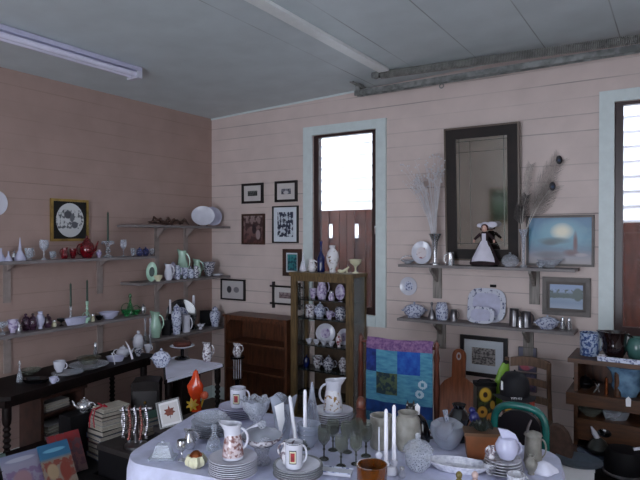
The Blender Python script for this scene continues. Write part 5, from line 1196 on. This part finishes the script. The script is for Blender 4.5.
thing('blue_bird', 'dark blue bird ornament standing in the planter', 'ornament', loc, [P('blue_bird', G().ball((0, 0, 8*s), 5*s, 12, sx=1, sz=1.2).ball((-2*s, 0, 15*s), 3.4*s, 10).lathe([(1.2*s, 0), (0, 3*s)], 6, (-4*s, 0, 15*s)).tube([(3*s, 0, 6*s), (8*s, 0, 2*s)], [2.5*s, 1*s], 6).tube([(0, 0, 0), (0, 0, 5*s)], .8*s, 5), M('navy_glaze', (24, 26, 84), .4))], rz=YAW)
# white platter at the right
loc, s = at(458, 470)
thing('oval_platter', 'long white oval platter with embossed rim at the right front of the table', 'platter', loc, [P('body', G().lathe([(0, 0), (22*s, 0), (33*s, 8*s), (31.5*s, 8.4*s), (21*s, 3*s), (0, 2.5*s)], 44, sy=.45, fn=lambda a, r, z: (r*(1+.015*cos(16*a)*(z > 5*s)), z)), M('embossed_white_china', (222, 222, 232), .25, scale=50, c2=(176, 176, 194), thr=(.3, .55)))], rz=YAW-.35)
def fig(px, py, m, lab, hm, shp):
    loc, s = at(px, py)
    g = G().lathe([(0, 0), (5*s, 0), (5*s, 1.5*s), (3*s, 5*s), (4.2*s, 12*s), (3.2*s, 17*s), (1.6*s, 19*s), (0, 19*s)], 12)
    thing('china_figurine', lab, 'figurine', loc, [P('body', g, m), P('head', G().ball((0, 0, 22*s), 3.4*s, 12, sz=1.15).ball((0, -3.4*s, 21.5*s), .6*s, 6), hm), P('arms', G().tube([(-4*s, 0, 16*s), (-5*s, -2*s, 11*s), (-1*s, -4*s, 10*s)], 1.1*s, 6).tube([(4*s, 0, 16*s), (5*s, -2*s, 11*s), (1*s, -4*s, 10*s)], 1.1*s, 6), m)], rz=YAW)
fig(459, 497, M('olive_glaze', (140, 122, 60), .3, var=.3), 'small olive-yellow figurine at the bottom edge before the oval platter', M('olive_glaze', (140, 122, 60), .3), 0)
fig(475, 497, M('pale_pink_glaze', (206, 176, 170), .3, var=.1), 'small pale pink figurine at the bottom edge, right of the olive one', M('pale_pink_glaze', (206, 176, 170), .3), 0)
# right end: cups, shell plate, stein
loc, s = at(503, 473)
rimc = M('grey_rimmed_china', (206, 206, 214), .25, scale=50, c2=(140, 136, 140), thr=(.35, .5), coat=.3)
z = 0
for i in range(5):
    thing('saucer', ol(i, 5, 'grey-patterned saucer', 'the stack at the right end of the table'), 'saucer', loc+Vector((.0, 0, z)), plate(20*s*(1-.03*i), .018, rimc), group='grey-patterned saucers'); z += .010
z += .006
thing('shell_teapot', 'tall blue-white pearly teapot shaped like a curved shell on the saucer stack', 'teapot', loc+Vector((3*s, 3*s, z)), [P('body', G().lathe([(0, 0), (7*s, 0), (11*s, 7*s), (11.5*s, 13*s), (8*s, 20*s), (0, 21*s)], 24), lavend), P('fin', G().ext([(-9*s, 30*s), (-4*s, 17*s), (9*s, 12*s), (11*s, 18*s), (8*s, 24*s), (1*s, 28*s)], -1.6*s, 1.6*s), lavend), P('handle', ear(9*s, 4*s, 16*s, 6*s, 1.2*s), lavend)], rz=YAW)
thing('white_creamer', 'little white creamer on the left of the saucer stack', 'creamer', loc+Vector((-12*s*ux, -12*s*uy, z)), jug(5.5*s, 12*s, greychina), rz=LEFTH)
put(cup, at(490, 474), 17, 12, rimc, 'patterned_cup', 'grey-patterned cup beside the white oval platter', 'cup')
put(cup, at(516, 488), 22, 14, rimc, 'patterned_cup', 'grey-patterned cup at the bottom edge under the saucers', 'cup')
loc, s = at(533, 462)
thing('stoneware_stein', 'pale stoneware stein with raised thumb lever at the right end of the table', 'stein', loc, tankard(11*s, 27*s, stone)+[P('lid', G().lathe([(9*s, 27*s), (8*s, 29*s), (3*s, 31*s), (0, 31*s)], 16), stone, [P('lever', G().tube([(-6*s, 0, 29*s), (-5*s, 0, 35*s), (-2*s, 0, 42*s)], [1.6*s, 1.4*s, 1*s], 6), pewter)])], rz=YAW)
put(vase, at(531, 474), 13, 19, stone, 'carved_vase', 'small carved stone-coloured vase in front of the stein', 'vase', shape='ovoid')
loc, s = at(543, 472)
thing('folded_napkin', 'white folded cloth at the right corner of the table', 'cloth', loc, [P('folded_napkin', G().lathe([(0, 0), (14*s, 0), (13*s, 3*s), (6*s, 9*s), (0, 12*s)], 20, sy=.7, fn=lambda a, r, z: (r*(1+.15*cos(4*a)), z)), clothm)], rz=YAW)

# ------------------------------------------------------------------ behind the table, right
SXX = SX+.06
def BK(px, y, z): return BW(px, y, z)
loc, s = BK(485, -1.0, .5615)
sun = PIC('sunflower_print', [(0, (24, 22, 22)), (1, (28, 26, 24))], 5, ncol=(60, 74, 40), nthr=(.55, .6), spots=[(.45, .74, .34, .2, (206, 164, 54)), (.45, .74, .13, .08, (60, 36, 20)), (.30, .30, .28, .16, (204, 150, 60)), (.3, .3, .1, .05, (70, 40, 24)), (.75, .16, .26, .13, (200, 134, 60)), (.82, .48, .14, .12, (190, 150, 60))])
thing('sunflower_bag', 'black upright bag printed with yellow sunflowers left of the black cap', 'bag', loc, [P('body', G().box((-.056, -.035, 0), (.056, .035, .225)), sun), P('flap', G().box((-.060, -.037, .215), (.060, .037, .235)), black), P('strap', G().tube([(-.05, 0, .23), (-.03, 0, .245), (.03, 0, .245), (.05, 0, .23)], .005, 6), black)], rz=YAW)
loc, s = BK(494, -.93, .5615)
thing('lime_vase', 'lime green flattened bottle leaning beside the black cap', 'bottle', loc+Vector((0, 0, .0)), [P('body', G().lathe([(0, 0), (.022, 0), (.040, .10), (.042, .22), (.034, .295), (.02, .34), (0, .345)], 16, sy=.5), M('lime_glaze', (130, 176, 52), .4, var=.12)), P('stopper', G().lathe([(.018, .335), (.018, .355), (0, .36)], 10, sy=.6), black)], rot=(0, R(12), YAW))
thing('sunflower_bag', 'second low bag with yellow and red flowers under the black cap', 'bag', (SXX+.06, -1.05, .5615), [P('body', G().box((-.08, -.03, 0), (.08, .03, .180)), PIC('low_flower_print', [(0, (60, 30, 24)), (1, (40, 30, 28))], 4, ncol=(180, 60, 40), spots=[(.2, .6, .2, .4, (220, 170, 60)), (.65, .5, .2, .36, (190, 70, 50))])), P('trim_band', G().box((-.082, -.032, .174), (.082, .032, .186)), black)], rz=YAW*.8)
cl, s = BK(515, -1.05, .750)
capm = M('black_cap_cloth', (14, 14, 24), .7, scale=50, var=.3)
crown = G().lathe([(.078, 0), (.082, .04), (.075, .09), (.050, .125), (0, .138)], 24, sy=1.05)
br = G(); vs = []
for k in range(13):
    a = pi+pi*k/12
    for r_, z_ in ((.074, .008), (.118-.0*k, -.004+.006*abs(cos(a)))): vs.append((r_*cos(a)*.96, r_*sin(a)*1.25 if r_ > .1 else r_*sin(a)*1.05, z_))
br.add(vs, [(2*k, 2*k+1, 2*k+3, 2*k+2) for k in range(12)])
def text_mesh(txt, size):
    c = bpy.data.curves.new('t', 'FONT'); c.body = txt; c.size = size; c.align_x = 'CENTER'; c.extrude = .0008
    o = bpy.data.objects.new('t', c); COL.objects.link(o); me = bpy.data.meshes.new_from_object(o)
    g = G(); g.add([tuple(v.co) for v in me.vertices], [tuple(p.vertices) for p in me.polygons])
    bpy.data.objects.remove(o); bpy.data.curves.remove(c); bpy.data.meshes.remove(me); return g
tx = text_mesh('TITLIST', .019).xf(T(0, -.098, .002, rx=R(75)))
thing('peaked_hat', 'black peaked cap with small white lettering behind the green chair', 'hat', cl+Vector((0, 0, .004)), [P('crown', crown, capm, [P('button', G().ball((0, 0, .139), .006, 8), capm)]), P('peak', br, capm), P('lettering', tx, tagm), P('side_badge', G().box((-.076, -.050, .04), (-.066, -.025, .085)), tagm)], rz=YAW*.6)
# ------------------------------------------------------------------ hutch ware
HT = .931
def H(px, y, z=HT): return BW(px, y, z+e)
speck = M('blue_speckled_enamel', (170, 184, 206), .3, scale=60, c2=(52, 76, 130), thr=(.45, .52), coat=.3)
put(mug, H(590, -.58), 22, 23, speck, 'speckled_mug', 'tall blue speckled mug at the left of the hutch top', 'mug')
put(jug, H(615, -.55), 29, 25, M('black_brown_glaze', (30, 16, 18), .12, coat=.6, var=.3), 'black_pitcher', 'glossy black-brown pitcher on the hutch top', 'pitcher', tall=.95)
put(vase, H(638, -.52), 20, 21, M('teal_green_glaze', (66, 108, 102), .25, coat=.4, var=.1), 'teal_pot', 'teal green pot at the right edge of the hutch top', 'pot', shape='crock')
loc, s = H(622, -.685)
thing('patterned_tray', 'narrow blue and white patterned tray along the front of the hutch top', 'tray', loc, [P('patterned_tray', G().box((-.12, -.03, 0), (.16, .03, .016)).box((-.12, -.034, .0), (.16, -.03, .026)), bluechina)])
put(compote, H(603, -.69), 9, 5, greychina, 'small_dish', 'tiny pale dish at the left end of the patterned tray', 'dish')
def HS(px, y): return BW(px, y, .736)
bt = M('blue_teapot_glaze', (112, 146, 172), .25, scale=18, c2=(74, 100, 128), coat=.3)
loc, s = HS(627, -.64); thing('blue_jug', 'pale blue jug with a hanging white tag on the hutch\'s second level', 'jug', loc, jug(17*s, 29*s, bt, tall=.95)+[P('price_tag', G().ext([(-.028, -.03), (-.004, -.03), (-.002, .01), (-.016, .025), (-.03, .01)], -.125, -.122), tagm)], rz=YAW*.5)
put(candle, HS(607, -.68), 3.5, 17, copper, 'copper_rod', 'small shining copper stick left of the pale blue jug', 'candle')
put(teapot, HS(586, -.58), 24, 13, blackgl, 'black_teapot', 'low black teapot at the left of the hutch\'s second level', 'teapot')
loc, s = HS(598, -.68); thing('silver_scissors', 'small silver tongs leaning beside the black teapot', 'tongs', loc, [P('silver_scissors', G().tube([(-.02, 0, .004), (.0, 0, .03), (.012, 0, .055)], .004, 6).tube([(.012, 0, .004), (.004, 0, .03), (-.012, 0, .055)], .004, 6), silver)], rz=YAW)
def HD(px, y): return BW(px, y, .596)
put(lobed, HD(591, -.66), 26, 9, smoke, 'smoked_glass_bowl', 'smoky glass bowl above the hutch drawer', 'bowl')
put(tray, HD(617, -.66), 28, 8, glass, 'clear_glass_dish', 'clear glass dish right of the smoky bowl above the drawer', 'dish', sy=.5)
# bench ware
LBT = LB+.001
def LP(px, py): return TP(px, py, LBT)
loc, s = LP(598, 463); z = 0
for i in range(4):
    thing('bench_plate', ol(i, 4, 'grey-blue plate', 'the stack on the low bench under the hutch'), 'plate', loc+Vector((0, 0, z)), plate(22*s*(1-.04*i), .022, M('grey_blue_china', (120, 130, 150), .25, var=.15)), group='grey-blue plates on the low bench'); z += .013
thing('bird_jug', 'dark jug with a pale pointed beak-like spout on the grey-blue plates', 'jug', loc+Vector((0, 0, z+.008)), [P('body', G().lathe([(0, 0), (8*s, 0), (11*s, 5*s), (7*s, 12*s), (3*s, 15*s), (0, 16*s)], 16), M('dark_olive_glaze', (52, 54, 50), .3, var=.3)), P('spout', G().tube([(0, 0, 13*s), (-4*s, 0, 20*s), (-7*s, 0, 26*s)], [3*s, 2.6*s, .8*s], 8), bone)], rz=YAW)
loc, s = LP(624, 476)
thing('black_pot', 'black round pot with a pale handle at the lower right corner', 'pot', loc, [P('body', G().lathe([(0, 0), (14*s, 0), (18*s, 6*s), (18*s, 20*s), (15*s, 27*s), (0, 29*s)], 24), black), P('rim', G().lathe([(17.8*s, 3*s), (19.5*s, 3*s), (19.5*s, 4.5*s), (18*s, 5.5*s)], 24), pewter), P('handle', G().tube([(6*s, -6*s, 29*s), (14*s, -8*s, 31*s), (19*s, -6*s, 24*s), (20*s, -4*s, 14*s)], [1.5*s, 2*s, 2*s, 1.5*s], 8), bone)], rz=YAW)
loc, s = LP(566, 476)
thing('white_box', 'white open box on the left end of the low bench', 'box', loc+Vector((.05, .0, 0)), [P('body', G().box((-.085, -.06, 0), (.085, .06, .075)), tagm), P('lid_edge', G().box((-.088, -.063, .066), (.088, .063, .08)), tagm)], rz=.15)
thing('blue_grey_plate', 'single blue-grey plate lying on the white box', 'plate', loc+Vector((.06, 0, .081)), plate(.12, .018, M('blue_grey_glaze', (96, 110, 124), .3, var=.15)))
# ------------------------------------------------------------------ left foreground
# chest ware
loc = Vector((1.405, -2.13, CLZ+.001))
sil = M('bright_beads', (176, 172, 178), .25, .7, scale=60, var=.6)
cop = M('red_copper_beads', (140, 70, 60), .35, .3, scale=60, var=.4)
parts = [P('base', G().lathe([(0, 0), (.05, 0), (.05, .012), (.01, .02), (.008, .17), (0, .175)], 14), pewter), P('arm', G().tube([(-.07, 0, .165), (.07, 0, .175)], .007, 8), pewter)]
thing('jewellery_stand', 'small T-shaped stand hung with bead strings left of the set table', 'stand', loc, parts, rz=YAW).scale = (1.3, 1.3, 1.25)
for k, (dx, ln, m_) in enumerate(((-.055, .12, sil), (-.03, .14, cop), (-.005, .11, sil), (.02, .14, cop), (.045, .12, sil))):
    L_ = ln*1.0; g = G()
    for q in range(14):
        g.ball((dx+.010*sin(pi*q/13)*(1), -.010-.004*sin(pi*q/13), .178-L_*q/13), .0055+.002*(q % 2), 6); g.ball((dx-.010*sin(pi*q/13), .010, .178-L_*q/13), .0055, 6)
    g.tube([(dx, -.011, .178), (dx, 0, .186), (dx, .011, .178)], .003, 5)
    thing('bead_string', '%s string of beads on the T-shaped stand' % ('leftmost silvery', 'left coppery', 'middle silvery', 'right coppery', 'rightmost silvery')[k], 'necklace', loc, [P('beads', g, m_), P('drop', G().ball((dx, -.0, .178-L_-.012), .009, 8, sz=1.5), silver)], rz=YAW, group='bead strings on the stand').scale = (1.3, 1.3, 1.25)
# maple leaf picture
lx = TP(173, 430, CHZ)[0]
pf = frame(.135, .145, .008, fblack, M('bright_mount', (216, 214, 216), .7), .012, M('grey_leaf_ground', (196, 192, 192), .8))
leaf = []
for a, r_ in ((90, 1), (75, .55), (62, .62), (40, .85), (28, .5), (0, .75), (-20, .45), (-50, .5), (-80, .3), (-90, .8)):
    leaf.append((r_*cos(R(a)), r_*sin(R(a))))
leaf = leaf+[(-x, z) for x, z in reversed(leaf[1:-1])]
pf.append(P('leaf', G().ext([(x*.045, .074+z*.042) for x, z in leaf], -.0150, -.0135), M('brown_maple_leaf', (126, 58, 40), .7, var=.3, scale=50)))
thing('leaf_picture', 'small tilted black-framed picture of a brown maple leaf behind the table corner', 'picture', tuple(TP(173, 426, CHZ+.024)[0]), pf, rot=(R(-14), R(-15), YAW))
# orange glazed vase with yellow flower base
loc = TP(196, 411, CHZ+.001)[0]; og = G().lathe([(0, 0), (.030, 0), (.034, .02), (.022, .06), (.044, .12), (.05, .16), (.026, .20), (.014, .245), (.0, .26)], 20, sy=.7, fn=lambda a, r, z: (r*(1+.12*cos(3*a+z*14)), z))
thing('orange_vase', 'bright orange flame-shaped glazed vase before the black desk', 'vase', loc, [P('body', og, orange), P('bud', G().ball((.055, -.01, .10), .026, 12), M('coral_bud', (206, 92, 60), .3)), P('bud_stem', G().tube([(.03, 0, .02), (.05, -.01, .09)], .006, 6), yellow), P('flower', G().lathe([(.0, -.006), (.032, 0), (.012, .008), (0, .008)], 24, fn=lambda a, r, z: (r*(1+.35*cos(7*a)), z)).xf(T(-.015, -.036, .05, rx=R(80))), yellow)], rz=YAW)
# book stacks on the bench
def PX(px, py, z): return TP(px, py, z)[0]
b0 = Vector((1.0, -1.985, BKZ+.001))
dims = [(.17, .24, .028, bc[4]), (.17, .24, .034, bc[5]), (.165, .24, .03, bc[2]), (.17, .23, .022, bc[3]), (.165, .235, .03, bc[4]), (.16, .23, .03, bc[6]), (.16, .22, .026, bc[1]), (.15, .21, .03, bc[0]), (.14, .2, .02, bc[5]), (.14, .19, .026, bc[2]), (.13, .18, .022, bc[1])]
rzb = YAW-R(38)
topz_ = stack(b0.x, b0.y, b0.z, dims, rzb, lambda i, n: ol(i, n, 'book', 'the red-ribboned tall stack'), 'books in the tall stack')
rib = M('red_ribbon', (150, 18, 40), .5)
thing('red_ribbon', 'red ribbon with hanging ends on top of the tall book stack', 'ribbon', (b0.x, b0.y, topz_+.001), [P('bow', G().tube([(-.03, -.05, .004), (-.035, -.07, .02), (-.01, -.06, .006), (0, -.06, .006), (.03, -.07, .022), (.03, -.05, .006), (0, -.06, .006)], .005, 6), rib), P('tails', G().tube([(0, -.06, .006), (-.005, -.125, .0), (-.02, -.135, -.05), (-.015, -.14, -.11)], .004, 6).tube([(0, -.06, .006), (.02, -.125, .0), (.02, -.135, -.05), (.04, -.14, -.10)], .004, 6), rib)], rz=rzb)
b1 = Vector((1.28, -1.90, CLZ+.001))
dims2 = [(.13, .17, .026, bc[2]), (.13, .17, .024, bc[1]), (.125, .165, .028, bc[4]), (.12, .16, .022, bc[7])]
stack(b1.x, b1.y, b1.z, dims2, rzb, lambda i, n: ol(i, n, 'book', 'the short stack behind the bead strings'), 'books in the short stack')
loc = Vector((.83, -2.06, BKZ+.001+.261)); thing('silver_teapot', 'silver teapot shining in the dark left of the tall book stack', 'teapot', loc, teapot(.075, .09, silver), rz=YAW)
# magazines standing on the bench at the lower left
cov = [PIC('blue_top_cover', [(0, (130, 116, 104)), (.6, (120, 108, 96)), (.68, (48, 98, 130)), (1, (40, 92, 128))], 5, ncol=(120, 60, 50), zr=(0, .6), nthr=(.5, .56), spots=[(.5, .83, .4, .05, (96, 150, 176)), (.3, .35, .2, .2, (150, 128, 100)), (.7, .3, .2, .25, (120, 54, 44))]),
       PIC('pale_cover', [(0, (120, 112, 126)), (.7, (128, 124, 142)), (1, (104, 110, 136))], 5, ncol=(110, 90, 120), zr=(0, .6), nthr=(.5, .56), spots=[(.5, .84, .42, .06, (150, 150, 164)), (.45, .35, .26, .24, (134, 104, 112))]),
       PIC('red_edge_cover', [(0, (110, 90, 90)), (.8, (124, 36, 40)), (1, (130, 32, 36))], 5, ncol=(90, 60, 70), nthr=(.5, .56)),
       PIC('green_white_cover', [(0, (96, 108, 96)), (.7, (124, 126, 124)), (1, (60, 80, 74))], 5, ncol=(80, 100, 90), nthr=(.5, .56))]
def mag(x, y, cm_, lab, rz, rx, w_=.20, h_=.27):
    thing('magazine', lab, 'magazine', (x, y, BKZ+.004), [P('cover', G().box((-w_/2, -.006, 0), (w_/2, -.0005, h_)), cm_), P('pages', G().box((-w_/2+.003, 0, .003), (w_/2-.003, .006, h_-.003)), paper)], rot=(R(rx), 0, rz), group=None)
mrz = pi/2-R(8)
def magp(px, py, *a, **k): p = TP(px, py, BKZ+.004)[0]; mag(p.x, p.y, *a, **k)
magp(72, 474, cov[2], 'red-topped magazine at the back of the leaning row', mrz, -30, .19, .24)
magp(63, 485, cov[0], 'blue-topped magazine, rightmost of the leaning row', mrz, -34, .17, .24)
magp(28, 493, cov[1], 'pale lilac magazine left of the blue-topped one', mrz, -34, .2, .22)
magp(-6, 500, cov[3], 'greenish white magazine at the far left of the row', mrz, -34, .2, .22)
thing('magazine_box', 'dark wooden box the magazines lean back on', 'box', (.90, -2.50, BKZ+.001), [P('body', G().box((-.14, -.34, 0), (.10, .20, .12)), black), P('rim', G().box((-.145, -.345, .12), (.105, .205, .13)), darkwood)])
